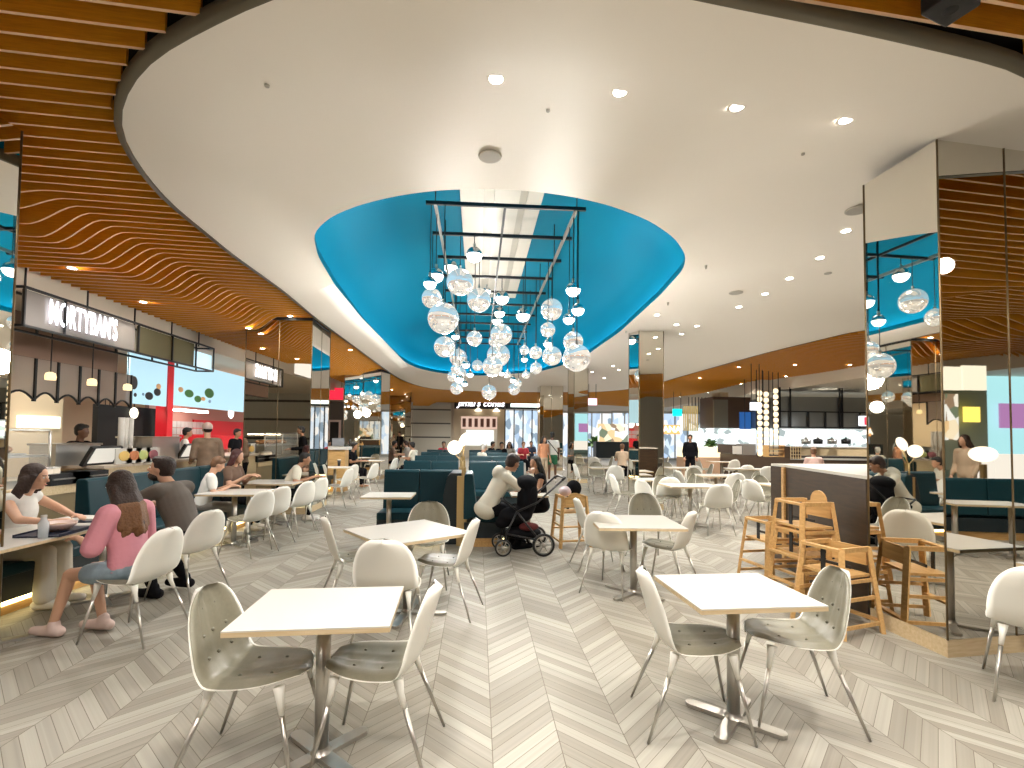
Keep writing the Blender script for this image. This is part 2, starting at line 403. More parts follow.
SPW = 210
for i, (a, b) in enumerate([(496, 79), (620, 92), (737, 107), (846, 120)]):
    p = onceil(a, b); downlight(p.x, p.y, p.z, 'bright recessed downlight in the near row over the front tables, %s from the left' % ORD[i], 'near row of ceiling downlights', SPW)
for i, (a, b) in enumerate([(846, 231), (820, 258), (789.5, 278.5), (765, 294), (739, 307), (697, 326), (681.5, 334)]):
    p = onceil(a, b); downlight(p.x, p.y, p.z, 'small recessed downlight in the white ceiling right of the dome, %s from the mirrored column' % ORD[i], 'row of downlights right of the dome', SPW if i % 2 == 0 else 0)
for i, (a, b) in enumerate([(657, 315), (676.6, 324.7), (613, 366), (619, 370), (592, 372), (604, 378)]):
    p = onceil(a, b); downlight(p.x, p.y, p.z, 'tiny recessed downlight beside the far right edge of the blue dome, %s from the front' % ORD[i], 'downlights by the right edge of the dome', SPW if i % 2 == 0 else 0)
p = fl(219, 190, ZD-0.01); downlight(p.x, p.y, p.z, 'recessed downlight in the white ceiling left of the dome', 'downlight left of the dome', SPW)
for i, (a, b) in enumerate([(72, 268), (143, 302), (249, 314), (290, 316), (350, 350), (392, 385), (405, 395)]):
    p = fl(a, b, 3.78); z = 4.0+zwave(p.x, p.y)-0.004
    p = fl(a, b, z); z = 4.0+zwave(p.x, p.y)-0.006
    downlight(p.x, p.y, z, 'downlight among the wooden slats on the left, %s from the front' % ORD[i], 'downlights in the left wooden ceiling', SPW*0.45 if i in (1, 3, 5) else 0)
for i, (a, b) in enumerate([(850, 362), (861, 370), (821, 377), (786, 376), (795, 364), (739, 367.5), (741, 384), (708, 391), (700, 376.6), (680, 396)]):
    p = fl(a, b, 3.98); z = 4.0+zwave(p.x, p.y)-0.006
    if p.x > 14: continue
    downlight(p.x, p.y, z, 'small downlight in the wooden ceiling at right, %s counting back from the mirrored column' % ORD[i], 'downlights in the right wooden ceiling', SPW if i % 2 == 0 else 0)
for i, (x, y) in enumerate([(-1.5, 0.6), (2.5, 0.4), (-4.5, 0.8), (6.2, 1.2), (1, -3), (5, -3), (-4, -3), (9.5, -1.0)]):
    downlight(x, y, 3.98, 'downlight in the wooden ceiling behind the front tables, %s of its row' % ORD[i], 'downlights in the wooden ceiling behind the viewer', SPW)
# added ambient fill spots, then ceiling speakers
for (x, y, sx, sy, w) in [(1.0, 1.0, 6, 4, 130), (-4.2, 5, 2, 5, 70), (6, 8, 4, 6, 120), (8.5, 15, 5, 6, 130), (0.5, 22.5, 7, 4, 160), (-4.5, 14, 2.5, 8, 120), (2, 30, 14, 6, 260), (10, 25, 5, 8, 150), (7.5, 0, 4, 6, 110), (-3.5, -3, 4, 4, 100), (-8, 8, 2.5, 7, 110), (-8, 18, 3, 8, 120), (15, 17, 4, 6, 160), (-7, 0.5, 3, 3, 130)]:
    fill_spot_grid((x, y, 3.4 if abs(x) > 7.9 else 3.6 if x < -3 else 3.88), sx, sy, w*1.9)
sp = None
for i, (a, b, r) in enumerate([(490, 156, 0.10), (858, 209.5, 0.12), (736, 292.5, 0.11), (828, 273, 0.05), (548, 110, 0.014), (803, 153.5, 0.014), (267, 85, 0.016)]):
    p = onceil(a, b)
    s = thing('ceiling_speaker' if r > 0.06 else 'smoke_detector', ['round grey ceiling speaker above the front of the dome', 'round grey ceiling speaker beside the mirrored column', 'round grey ceiling speaker right of the blue dome', 'small flat sensor between the right downlights', 'tiny sprinkler cap between the first two bright downlights', 'tiny sprinkler cap near the fourth bright downlight', 'tiny curved sprinkler cap on the left of the white ceiling'][i], 'speaker' if r > 0.06 else 'sensor', p)
    MB().lathe((0, 0, 0), [(0.0001, -0.012), (r*0.86, -0.012)], 24).build('grille', mat('grey_grille', (0.45, 0.42, 0.37), 0.6), s)
    MB().lathe((0, 0, 0), [(r*0.86, -0.012), (r*0.97, -0.012), (r, 0.0)], 24).build('rim', mat('grey_rim', (0.5, 0.47, 0.41), 0.5), s)
for i, (a, b) in enumerate([(706, 265.5), (668, 302.5), (626, 331)]):
    p = onceil(a, b); s = thing('sprinkler_head', 'tiny dark sprinkler head right of the dome, %s from the front' % ORD[i], 'sprinkler', p, 0, 'sprinkler heads')
    MB().tube([(0, 0, 0), (0, 0, -0.05)], [0.02, 0.012], 8).build('head', STEEL, s)
p = fl(950, -6, 3.97); s = thing('ceiling_projector', 'black box fixed among the wooden slats at top right', 'ceiling device', p, 0.3)
MB().box((0, 0, -0.03), (0.22, 0.16, 0.12)).build('housing', BMET, s, bevel=0.01); MB().lathe((0, 0, -0.09), [(0.0001, -0.004), (0.03, -0.004), (0.035, 0)], 14).build('lens', BLACK, s)
# ------------------------------------------------------------------ mirrored columns
def mirror_column(label, corners, z1, seams=2, base=True, group=None, top=0.0):
    """corners counter-clockwise world xy; every face a set of mirror panels with brass seams"""
    cx = sum(c[0] for c in corners)/len(corners); cy = sum(c[1] for c in corners)/len(corners)
    t = thing('mirrored_column', label, 'column', (cx, cy, 0), 0, group)
    loc = [(c[0]-cx, c[1]-cy) for c in corners]
    n = len(loc); z0 = 0.13
    sm = MB(); se = MB(); pb = MB().prism(loc, 0, z0)
    for i in range(n):
        a = Vector((*loc[i], 0)); b = Vector((*loc[(i+1) % n], 0)); L = (b-a).length; d = (b-a).normalized(); nn = Vector((d.y, -d.x, 0))
        k = max(1, round(L/0.62))
        for j in range(k):
            p = a+d*(L*j/k+0.006); q = a+d*(L*(j+1)/k-0.006)
            p1 = MB().quad((p.x, p.y, z0+0.004), (q.x, q.y, z0+0.004), (q.x, q.y, z1-top), (p.x, p.y, z1-top))
            vs = p1.v+[tuple(Vector(v)-nn*0.02) for v in p1.v]
            pm = MB().add(vs, [(0, 1, 2, 3), (7, 6, 5, 4), (0, 4, 5, 1), (1, 5, 6, 2), (2, 6, 7, 3), (3, 7, 4, 0)])
            pm.build('mirror_panel', MIRROR, t)
            if j: s = a+d*(L*j/k); se.tube([(s.x, s.y, z0), (s.x, s.y, z1)], 0.007, 6)
        se.tube([(a.x, a.y, z0), (a.x, a.y, z1)], 0.008, 6)
    core = [(p[0]*0.9, p[1]*0.9) for p in loc]; sm.prism(core, z0, z1-0.01)
    sm.build('core', BLACK, t); se.build('brass_seam', mat('bronze_seam', (0.20, 0.14, 0.07), 0.4, 0.6), t); pb.build('base_plinth', LOAK, t)
    if top: MB().prism([(p[0]*1.01, p[1]*1.01) for p in loc], z1-top, z1).build('top_band', BLACK, t)
    return t
A = fl(870.5, 622.5); B = fl(948, 658)
v2 = Vector((math.cos(math.radians(-4-9)), math.sin(math.radians(-4-9)), 0)); v2.y = abs(v2.y)*0+math.sin(math.radians(5.5)); v2 = v2.normalized()
Ct = B+v2*1.9; AB = (A-B)
D = Ct+AB*1.25; A2 = B+AB
mirror_column('tall mirrored column at the right edge beside the wooden high chairs', [tuple(B[:2]), tuple(Ct[:2]), tuple(D[:2]), tuple(A2[:2])], ZC)
# near left column
Lc = fl(22, 131, ZC); dL = Vector((-0.06, -1.0, 0)).normalized()
c1 = Lc; c0 = Lc+dL*1.4; c2_ = Lc+Vector((-0.9, -0.05, 0)); c3_ = c0+Vector((-0.9, -0.05, 0))
mirror_column('mirrored column cut by the left edge of the photo', [tuple(c0[:2]), tuple(c1[:2]), tuple(c2_[:2]), tuple(c3_[:2])], ZC)
a2 = fl(247, 313, 4.06); b2 = fl(313, 314.5, 4.06); e2 = fl(330.8, 328.7, 4.06)
mirror_column('mirrored column among the left tables, nearest of the left row', [tuple(a2[:2]), tuple(b2[:2]), tuple(e2[:2]), (a2.x-0.1, e2.y+0.2)], 3.99, top=0.06)
a3 = fl(345, 365, 4.06); b3 = fl(381.7, 367.5, 4.06); e3 = fl(386, 369, 3.9)
mirror_column('mirrored column behind the first left one, second of the left row', [tuple(a3[:2]), tuple(b3[:2]), (b3.x+0.15, b3.y+0.9), (a3.x, b3.y+0.9)], 3.99, top=0.05)
a4 = at(388, 400, 26.5); b4 = at(411, 400, 26.5)
mirror_column('slim mirrored column before the far panel wall, farthest of the left row', [(a4.x, 26.5), (b4.x, 26.6), (b4.x, 27.3), (a4.x, 27.3)], 3.99)
f1 = fl(639, 328.5, 4.08); f0 = fl(629, 331, 4.08); f2 = fl(663.4, 329, 4.08)
mirror_column('narrow mirrored column standing among the right tables', [tuple(f1[:2]), tuple(f2[:2]), (f2.x+0.1, f0.y+0.25), tuple(f0[:2])], ZD)
g0 = at(569, 400, 17.3); g1 = at(574, 400, 16.9); g2 = at(588, 400, 17.0)
mirror_column('mirrored column right of the standing man in green shorts', [(g1.x, 16.9), (g2.x, 17.0), (g2.x, 17.7), (g0.x, 17.5)], ZD)
h0 = at(540, 400, 23.2); h2 = at(563, 400, 23.2)
mirror_column('mirrored column behind the standing man in green shorts', [(h0.x, 23.2), (h2.x, 23.2), (h2.x, 24), (h0.x, 24)], ZD)
# ------------------------------------------------------------------ chair
def crom(P_, t):
    n = len(P_)-1; x = t*n; i = min(int(x), n-1); f = x-i
    g = lambda k: P_[max(0, min(n, k))]
    out = []
    for c in range(len(P_[0])):
        a, b, c_, d = g(i-1)[c], g(i)[c], g(i+1)[c], g(i+2)[c]
        out.append(0.5*((2*b)+(-a+c_)*f+(2*a-5*b+4*c_-d)*f*f+(-a+3*b-3*c_+d)*f**3))
    return out
PROF = [(0.235, 0.452, 0.20), (0.10, 0.436, 0.228), (-0.06, 0.428, 0.238), (-0.185, 0.445, 0.240), (-0.255, 0.53, 0.246), (-0.292, 0.65, 0.243), (-0.328, 0.77, 0.226), (-0.352, 0.845, 0.20)]
NU, NV = 30, 14
def chair_pts(scale=1.0, lift_=0.0, tuft=0.0):
    G = []
    for i in range(NU+1):
        t = i/NU; y, z, w = crom(PROF, t); y2, z2, _ = crom(PROF, min(1, t+0.01)); y1, z1, _ = crom(PROF, max(0, t-0.01))
        d = Vector((0, y2-y1, z2-z1)).normalized(); nrm = Vector((0, d.z, -d.y))    # to the sitter
        e = abs(2*t-1); w *= max(0.0, 1-e**(3.0 if t > 0.5 else 5.0))**(1/2.0)*0.985+0.015
        ed = 1-abs(2*t-1)
        row = []
        for j in range(NV+1):
            v = -1+2*j/NV; x = v*w*scale
            back = max(0.0, min(1.0, (t-0.42)/0.2)); cup = (0.035*(1-back)+0.060*back)*v*v
            if t < 0.08: cup *= t/0.08*0.7+0.3
            p = Vector((x, y, z))+nrm*cup
            edge = max(abs(v)**6, (abs(2*t-1))**24)
            l = lift_*(1-edge)
            if tuft:
                q = min(((t*7.0+0.5) % 1-0.5)**2+((v*2.1+0.5) % 1-0.5)**2, 0.25); l -= tuft*math.exp(-q*40)*(1-edge)+tuft*0.25*math.exp(-abs(((t*7.0) % 1)-0.5)*0+(-((v*2.1+0.5) % 1-0.5)**2*60))*(1-edge)
            row.append(p+nrm*l)
        G.append(row)
    return G
def shell_mesh(G1, G2, m=0):
    mb = MB(); n = NV+1; vs = [p for r in G1 for p in r]+[p for r in G2 for p in r]; o = (NU+1)*n; fs = []
    for i in range(NU):
        for j in range(NV):
            a = i*n+j; fs.append((a, a+1, a+n+1, a+n)); fs.append((o+a, o+a+n, o+a+n+1, o+a+1))
    for i in range(NU):
        a = i*n; fs.append((a, a+n, o+a+n, o+a)); a = i*n+NV; fs.append((a, o+a, o+a+n, a+n))
    for j in range(NV):
        a = j; fs.append((a, o+a, o+a+1, a+1)); a = NU*n+j; fs.append((a, a+1, o+a+1, o+a))
    mb.add(vs, fs, m, True); return mb
LEGS = [((0.165, 0.14, 0.425), (0.225, 0.235, 0.0)), ((-0.165, 0.14, 0.425), (-0.225, 0.235, 0.0)), ((0.165, -0.17, 0.425), (0.235, -0.33, 0.0)), ((-0.165, -0.17, 0.425), (-0.235, -0.33, 0.0))]
def make_chair():
    t = thing('dining_chair', 'x', 'chair')
    outer = chair_pts(1.0, 0.0); rim = chair_pts(1.0, 0.013)
    sh = shell_mesh(outer, rim)
    for a, b in LEGS:
        a = Vector(a); b = Vector(b); q = a.lerp(b, 0.24); sh.tube([a+Vector((0, 0, 0.02)), a.lerp(b, 0.1), q], [0.026, 0.0165, 0.0125], 10)
    sh.build('shell', SHELL, t)
    shell_mesh(chair_pts(0.945, 0.0135), chair_pts(0.945, 0.037, 0.015)).build('cushion', CUSH, t)
    bt = MB()
    top = chair_pts(0.945, 0.030)
    for (i, js) in ((5, (4, 10)), (9, (4, 10)), (17, (4, 7, 10)), (21, (4, 7, 10)), (25, (5, 9))):
        for j in js: bt.ell(top[i][j], 0.009, 8, 5)
    bt.build('buttons', mat('button_dark', (0.16, 0.15, 0.11), 0.4), t)
    for a, b in LEGS:
        a = Vector(a); b = Vector(b); MB().tube([a.lerp(b, 0.25), b], [0.0125, 0.0075], 10).build('leg', STEEL, t)
    return t
CH0 = make_chair(); used = [False]
def chair(x, y, head, label, group='white shell dining chairs'):
    rz = -math.radians(head)
    if not used[0]:
        used[0] = True; CH0.location = (x, y, 0); CH0.rotation_euler = (0, 0, rz); tag(CH0, label, 'chair', group); return CH0
    return dup(CH0, (x, y, 0), rz, label, group)
def chpx(px, py, head, label, z=0.455, group='white shell dining chairs'):
    p = fl(px, py, z); return chair(p.x, p.y, head, label, group)
# ------------------------------------------------------------------ tables
def pedestal(parent, x, y, s=1.0, rz=0.0):
    MB().tube([(x, y, 0.03), (x, y, 0.70)], 0.036, 16).build('pole', STEEL, parent)
    b = MB(); R = Matrix.Rotation(rz, 3, 'Z')
    for ang in (45, 135):
        a = math.radians(ang); d = R @ Vector((math.cos(a), math.sin(a), 0)); L = 0.29*s; c = Vector((x, y, 0.014)); w = Vector((-d.y, d.x, 0))*0.036
        poly = []
        for e, sg in ((1, 1), (-1, -1)):
            for k in range(7):
                th = -PI/2+PI*k/6; q = c+d*e*L+(d*math.cos(th)*e+w.normalized()*math.sin(th)*sg)*0.036*1.0
                poly.append((q.x, q.y))
        b.prism(poly, 0.002, 0.022)
    b.lathe((x, y, 0), [(0.055, 0.02), (0.04, 0.035), (0.036, 0.05)], 16)
    b.build('base', STEEL, parent)
def table(label, x, y, w, d, rz=0.0, poles=((0, 0),), group='white laminate dining tables', h=0.745):
    t = thing('dining_table', label, 'table', (x, y, 0), math.radians(rz), group)
    MB().bb(-w/2, w/2, -d/2, d/2, h-0.006, h).build('tabletop', LWHT, t)
    MB().bb(-w/2, w/2, -d/2, d/2, h-0.028, h-0.0065).build('oak_edge', LOAK, t)
    for (a, b) in poles: pedestal(t, a, b, min(w, d)/0.75)
    return t
def quad_center(pts, z=0.745):
    P_ = [fl(a, b, z) for a, b in pts]; c = sum(P_, Vector())/len(P_); return P_, c
Pq, c = quad_center([(222.5, 630), (269.4, 590.6), (403.75, 586.6), (390.6, 625)])
T1 = c; table('white square table with oak edge at the front left between two chairs', c.x, c.y, 0.73, 0.60, 2.5)
Pq, c = quad_center([(657.8, 576.6), (694.7, 608.4), (820, 602.5), (764, 574.4)])
T2 = c; table('white square table with oak edge at the front right between two chairs', c.x, c.y, 0.70, 0.62, 2.0)
Pq, c = quad_center([(340.6, 529.5), (425.6, 519.4), (473, 531), (387.4, 546.2)])
T3 = c; r3 = math.degrees(math.atan2(Pq[1].y-Pq[0].y, Pq[1].x-Pq[0].x)); table('white square table turned cornerwise with four chairs, left of the centre aisle', c.x, c.y, 0.86, 0.86, r3)
Pq, c = quad_center([(585, 513.7), (660.7, 513.7), (685.5, 530), (606, 530)])
T4 = c; table('white square table with four chairs right of the stroller', c.x, c.y, 0.86, 0.80, -4)
Pq, c = quad_center([(359.8, 497.7), (370.3, 491.5), (416.9, 492.4), (409, 497.7)])
table('small white table standing before the nearest teal bench', c.x, c.y, 0.70, 0.62, 0)
# chairs round the four front tables
chpx(265, 668, 92, 'white shell chair with grey tufted cushion on the left of the front left table')
chpx(374, 661, -84, 'white shell chair seen edge-on at the right of the front left table')
chpx(697, 640, 97, 'white shell chair on the left side of the front right table')
chpx(786, 634, -78, 'white shell chair with tufted back facing left at the front right table')
chpx(358, 557, 68, 'shell chair at the left corner of the cornerwise table')
chpx(392, 583, 4, 'white shell chair, smooth back to the viewer, between cornerwise and front left table')
chpx(443, 561, -76, 'white shell chair at the right corner of the cornerwise table')
chpx(427, 542, 178, 'shell chair half hidden at the far side of the cornerwise table')
p = fl(600, 567); chair(p.x, p.y, 88, 'shell chair nearest the stroller, left of the table with four chairs')
p = fl(613, 589); chair(p.x, p.y, 38, 'white shell chair, back to the viewer, left front of the table right of the stroller')
p = fl(664, 588); chair(p.x, p.y, -48, 'white shell chair at the right front of the table beyond the stroller')
p = fl(652, 562); chair(p.x, p.y, 176, 'chair with olive cushion facing the viewer behind the table right of the stroller')
# ------------------------------------------------------------------ right hand field of tables
SHORT = ['wide middle right table', 'table at the foot of the narrow column', 'wide table in the third right row', 'right table just behind the narrow column', 'table left of the walnut partition', 'table left of the narrow column', 'wide table nearest the dark counter', 'table beside the man in green shorts', 'farthest table behind the narrow column']
RT = [(690, 485, 0.95, 0.72, 'fifth', 'wide white table in the middle right, a chair back squarely before it', 1),
      (652, 479, 0.72, 0.66, '', 'white table right beside the foot of the narrow mirrored column', 1),
      (716, 475, 0.95, 0.72, '', 'white table in the third row of the right tables', 1),
      (680, 467.5, 0.9, 0.72, '', 'white table in the fourth row of the right tables, right of the narrow column', 1),
      (783, 484.5, 0.72, 0.72, '', 'white table standing left of the dark walnut partition', 0),
      (606, 467.5, 0.9, 0.72, '', 'white table left of the narrow mirrored column', 1),
      (722, 461.5, 0.9, 0.72, '', 'white table near the dark counter, in the farthest row of the right tables', 1),
      (588, 459, 0.9, 0.72, '', 'white table beside the man in green shorts', 1),
      (645, 459.5, 0.9, 0.72, '', 'white table far behind the narrow mirrored column', 1)]
sides = {0: ('near side', 'far side', 'left side', 'right side')}
for n, (px, py, w, d, _, lab, full) in enumerate(RT):
    c = fl(px, py, 0.745); table(lab, c.x, c.y, w, d, random.uniform(-3, 3), poles=((0, 0),) if w < 0.8 else ((0, 0),))
    short = SHORT[n]
    lst = [('left', -w/2-0.20, -0.05, 85), ('right', w/2+0.20, 0.0, -85), ('near', 0.05, -d/2-0.20, 5), ('far', -0.1, d/2+0.22, 178)]
    if n == 0: lst = [('left', -w/2-0.22, -0.1, 75), ('right', w/2+0.1, -0.05, -70), ('near', 0.12, -d/2-0.25, 4), ('far', -0.15, d/2+0.2, 175)]
    if n == 4: lst = [('left', -w/2-0.16, 0.0, 70), ('far', 0.0, d/2+0.15, 170)]
    if n in (1, 6): lst = lst[:3]
    for nm, dx, dy, hd in lst:
        chair(c.x+dx+random.uniform(-.05, .05), c.y+dy+random.uniform(-.05, .05), hd+random.uniform(-9, 9), 'shell chair on the %s side of the %s' % (nm, short))
# long high counter table behind with chairs
c = fl(766, 469, 0.745); t = table('long white table before the dark serving counter', c.x, c.y, 2.2, 0.6, -16, poles=((-0.8, 0), (0, 0), (0.8, 0)))
for i, (px, py) in enumerate([(744, 478), (764, 480), (780, 479)]):
    chpx(px, py, 10, 'shell chair at the long table before the dark counter, %s from the left' % ORD[i])
# front right corner table and chair
table('white table cut by the right edge of the photo', 4.28, 3.0, 0.7, 0.7, 4)
chair(3.62, 2.98, 42, 'white shell chair cut by the right edge of the photo')
# ------------------------------------------------------------------ left row of tables along the bench
table('long white table with food where three people sit, far left', -3.84, 4.66, 0.78, 1.60, -2, poles=((0.22, -0.62), (0.22, 0.42)))
LT = [(238, 491.5, 0.85, 'white table before the boy in a pale shirt, second of the left row', ((0.05, -0.2), (0.05, 0.25)), 0.75),
      (279, 480.5, 0.95, 'white table right of the woman in a brown top, third of the left row', ((0, 0),), 0.85),
      (335, 467, 0.8, 'white table beyond the first left mirrored column', ((0, 0),), 0.7),
      (371, 460.5, 0.8, 'white table holding cups before the second left mirrored column', ((0, 0),), 0.7),
      (402, 449, 0.9, 'far white table where a person in cream leans, left of the booths', ((0, 0),), 0.8),
      (385, 452.5, 0.8, 'far white table behind the one holding cups', ((0, 0),), 0.7)]
for px, py, w, lab, pl, d in LT:
    c = fl(px, py, 0.745); c.y -= 0.22 if px == 279 else 0; table(lab, c.x, c.y, w, d, 0, poles=pl)
chpx(133, 577, -80, 'white shell chair on which the person in a pink blouse sits')
chpx(186, 549, -72, 'white shell chair on which the man in a grey brown shirt sits')
for i, (px, py, hd) in enumerate([(247, 519, -68), (266, 513, -70), (293, 505, -68), (308, 500, -70)]):
    chpx(px, py, hd, 'white shell chair in the left row before the first column, %s from the front' % ORD[i])
for i, (px, py, hd) in enumerate([(338, 486, -75), (345, 480, -70), (366, 478, -70), (318, 480, 80), (388, 470, -70), (396, 467, -72), (408, 461, -75)]):
    chpx(px, py, hd, 'small pale chair in the left row beyond the first column, %s from the front' % ORD[i])
# ------------------------------------------------------------------ high chairs
def bars_part(name, parent, lst, m=OAK, w=0.035, h=0.022):
    mb = MB()
    for a, b in lst: mb.bar(a, b, w, h)
    return mb.build(name, m, parent)
def high_chair(label, x, y, rz, z=0.0, sc_=1.0, arc=0.0):
    t = thing('high_chair', label, 'high chair', (x, y, z), math.radians(rz), 'wooden high chairs')
    H = 0.74*sc_; wt, wb = 0.175, 0.235; dt, db = 0.16, 0.235
    tp = [(sx*wt, sy*dt, H) for sx in (-1, 1) for sy in (-1, 1)]; bt = [(sx*wb, sy*db, 0.0) for sx in (-1, 1) for sy in (-1, 1)]
    for a, b in zip(tp, bt): MB().bar(b, a, 0.045, 0.032).build('leg', OAK, t)
    def L(sx, sy, f): a = Vector((sx*wb, sy*db, 0)); b = Vector((sx*wt, sy*dt, H)); return a.lerp(b, f)
    for sx in (-1, 1):
        bars_part('side_rail', t, [(L(sx, -1, 0.98), L(sx, 1, 0.98))], w=0.024, h=0.04)
        for f in (0.12, 0.42, 0.62): bars_part('stretcher', t, [(L(sx, -1, f), L(sx, 1, f))], w=0.018, h=0.028)
    bars_part('tray_bar', t, [(L(-1, 1, 0.98), L(1, 1, 0.98))], w=0.05, h=0.022)
    bars_part('foot_rest', t, [(L(-1, 1, 0.3), L(1, 1, 0.3))], w=0.05, h=0.02); bars_part('rear_rail', t, [(L(-1, -1, 0.14), L(1, -1, 0.14))], w=0.05, h=0.02)
    zs = H*0.66
    MB().bb(-0.19, 0.19, -0.15, 0.16, zs, zs+0.022).build('seat', OAK, t)
    poly = [(-0.155, 0)]+[(-0.155+0.0, 0.14)]+[(-0.1*math.cos(k*PI/8)*1.0, 0.15+arc*math.sin(k*PI/8)) for k in range(9)]+[(0.155, 0.14), (0.155, 0)]
    MB().extr(poly, (0, -dt-0.02, H-0.16), (1, 0, 0), (0, 0, 1), (0, 1, 0), 0.018).build('backrest', OAK, t)
    MB().bb(-0.02, 0.02, 0.14, 0.15, zs+0.02, H-0.01).bb(-0.14, 0.14, 0.0, 0.012, zs+0.06, zs+0.085).build('strap', mat('black_strap', (0.015, 0.015, 0.015), 0.6), t)
    return t
high_chair('small wooden high chair at the left foot of the walnut partition', 3.34, 5.42, 98, 0, 0.95)
high_chair('wooden high chair standing on the floor under a second stacked one', 3.24, 4.68, 96)
high_chair('wooden high chair stacked on top of another before the walnut partition', 3.24, 4.68, 96, 0.27, 1.0, 0.11)
high_chair('wooden high chair nearest the corner of the right mirrored column', 3.12, 4.10, 106, 0, 0.96)
p = fl(572, 546); high_chair('wooden high chair next to the stroller holding a pink and black bag', p.x, p.y+0.1, 8, 0, 1.0, 0.06)
# ------------------------------------------------------------------ walnut partition
P1 = at(785, 500, 6.0); A_ = A+Vector((0.03, 0.06, 0)); bk = at(866, 466, 6.2)
t = thing('low_partition', 'low dark walnut partition with pale top running from the mirrored column', 'partition', (P1.x, P1.y, 0))
q = [(0, 0), (A_.x-P1.x, A_.y-P1.y), (bk.x-P1.x+0.3, -0.6), (bk.x-P1.x+0.3, 0.3), (0, 0.3)]
MB().prism(q, 0.0, 1.26).build('body', WALNUT, t); q2 = [(a*1.01-0.01, b*1.0) for a, b in q]
MB().prism([(p_[0], p_[1]-0.01) for p_ in q], 1.26, 1.29).build('top_panel', mat('pale_stone_top', (0.62, 0.60, 0.54), 0.35), t)
MB().bb(-0.035, 0.045, -0.03, 0.02, 0, 1.255).build('oak_post', OAK, t)
# ------------------------------------------------------------------ booths and benches
def bench_straight(label, x0, y0, x1, y1, side, zb=1.05, depth=0.55, back=True, seams=1, group='teal banquettes', toe=True, seat=True, arms=False):
    """bench whose back runs from (x0,y0) to (x1,y1); sits on `side` (+1 left of that direction, -1 right)"""
    a = Vector((x0, y0, 0)); b = Vector((x1, y1, 0)); L = (b-a).length; d = (b-a)/L; ang = math.atan2(d.y, d.x)
    t = thing('banquette', label, 'bench', (x0, y0, 0), ang, group); s = side
    n = max(1, seams)
    if back:
        for i in range(n):
            xa, xb = L*i/n+0.006, L*(i+1)/n-0.006
            pr = [(0.0, 0.40), (0.13*s, 0.46), (0.10*s, 0.72), (0.065*s, zb-0.03), (0.045*s, zb), (-0.045*s, zb), (-0.065*s, zb-0.03), (-0.07*s, 0.40)]
            MB().extr(pr, (xa, 0, 0), (0, 1, 0), (0, 0, 1), (1, 0, 0), xb-xa).build('backrest', TEAL, t, bevel=0.012)
    if seat:
        for i in range(n):
            xa, xb = L*i/n+0.004, L*(i+1)/n-0.004
            y0_, y1_ = sorted((0.08*s, depth*s)); MB().bb(xa, xb, y0_, y1_, 0.35, 0.46).build('seat_cushion', TEAL, t, bevel=0.02)
        y0_, y1_ = sorted((-0.06*s, (depth-0.05)*s)); MB().bb(0, L, y0_, y1_, 0.13, 0.35).build('seat_base', TEALD, t)
        y0_, y1_ = sorted((-0.02*s, (depth-0.09)*s)); MB().bb(0.02, L-0.02, y0_, y1_, 0, 0.13).build('plinth', OAK, t)
        if toe:
            y0_, y1_ = sorted(((depth-0.075)*s, (depth-0.09)*s)); MB().bb(0.03, L-0.03, y0_, y1_, 0.085, 0.12).build('led_strip', YGLOW, t)
            y0_, y1_ = sorted((-0.02*s-0.001*s, -0.035*s))
    else:
        y0_, y1_ = sorted((-0.06*s, 0.06*s)); MB().bb(0, L, y0_, y1_, 0.0, 0.42).build('seat_base', TEALD, t)
    return t
# left wall row
bench_straight('long teal banquette behind the man in grey brown and the boy', -4.47, 5.9, -4.47, 9.3, -1, 1.08, seams=3)
bench_straight('teal bench without a back on which the woman in a white top sits', -4.62, 3.9, -4.55, 5.75, -1, 1.05, back=False)
bench_straight('teal banquette right behind the first left mirrored column', -4.6, 11.9, -4.6, 14.3, -1, 1.1, seams=2)
bench_straight('teal banquette near the second left mirrored column', -4.65, 14.5, -4.65, 16.3, -1, 1.1, seams=2)
# centre booths: one row behind the other
xs0 = at(384.7, 500, 8.1).x; xs1 = at(455, 500, 8.1).x
bench_straight('nearest teal banquette facing the viewer, left of the brass lamp post', xs0, 8.05, xs1, 8.05, -1, 1.06, depth=0.62, seams=2)
XL = [(406, 461.8), (417, 456.5), (423, 451.5), (431, 447)]
for i, (px, Yb) in enumerate([(406, 10.8), (417, 13.6), (423, 16.4), (429, 19.2)]):
    xa = at(px-2, 450, Yb).x; xb = at(459, 450, Yb).x
    bench_straight('teal banquette left of the lamp posts, %s row back from the nearest' % ORD[i], xa, Yb, xb, Yb, -1, 1.06, seams=2, group='left half of the centre booths')
    xe = at([524, 515, 508, 502][i], 450, Yb).x; xs = at(469, 450, Yb).x
    bench_straight('teal banquette right of the lamp posts, %s row back from the nearest' % ORD[i], xs, Yb, xe, Yb, -1, 1.06, seams=2, group='right half of the centre booths')
bench_straight('teal banquette facing right on which the man in a cream hoodie sits', 0.0-0.12, 7.2, 0.0-0.12, 7.95, -1, 1.06, depth=0.60, seams=1)
t = thing('end_panel', 'dark curved end panel closing the nearest banquette left of the brass post', 'panel', (xs1, 7.38, 0))
pr = [(-0.16, 0.0), (-0.16, 0.45), (-0.14, 0.75), (-0.09, 1.0), (-0.03, 1.06), (0.13, 1.06), (0.13, 0.0)]
MB().extr(pr, (0, 0, 0), (1, 0, 0), (0, 0, 1), (0, 1, 0), 0.72).build('panel', TEALD, t, bevel=0.01)
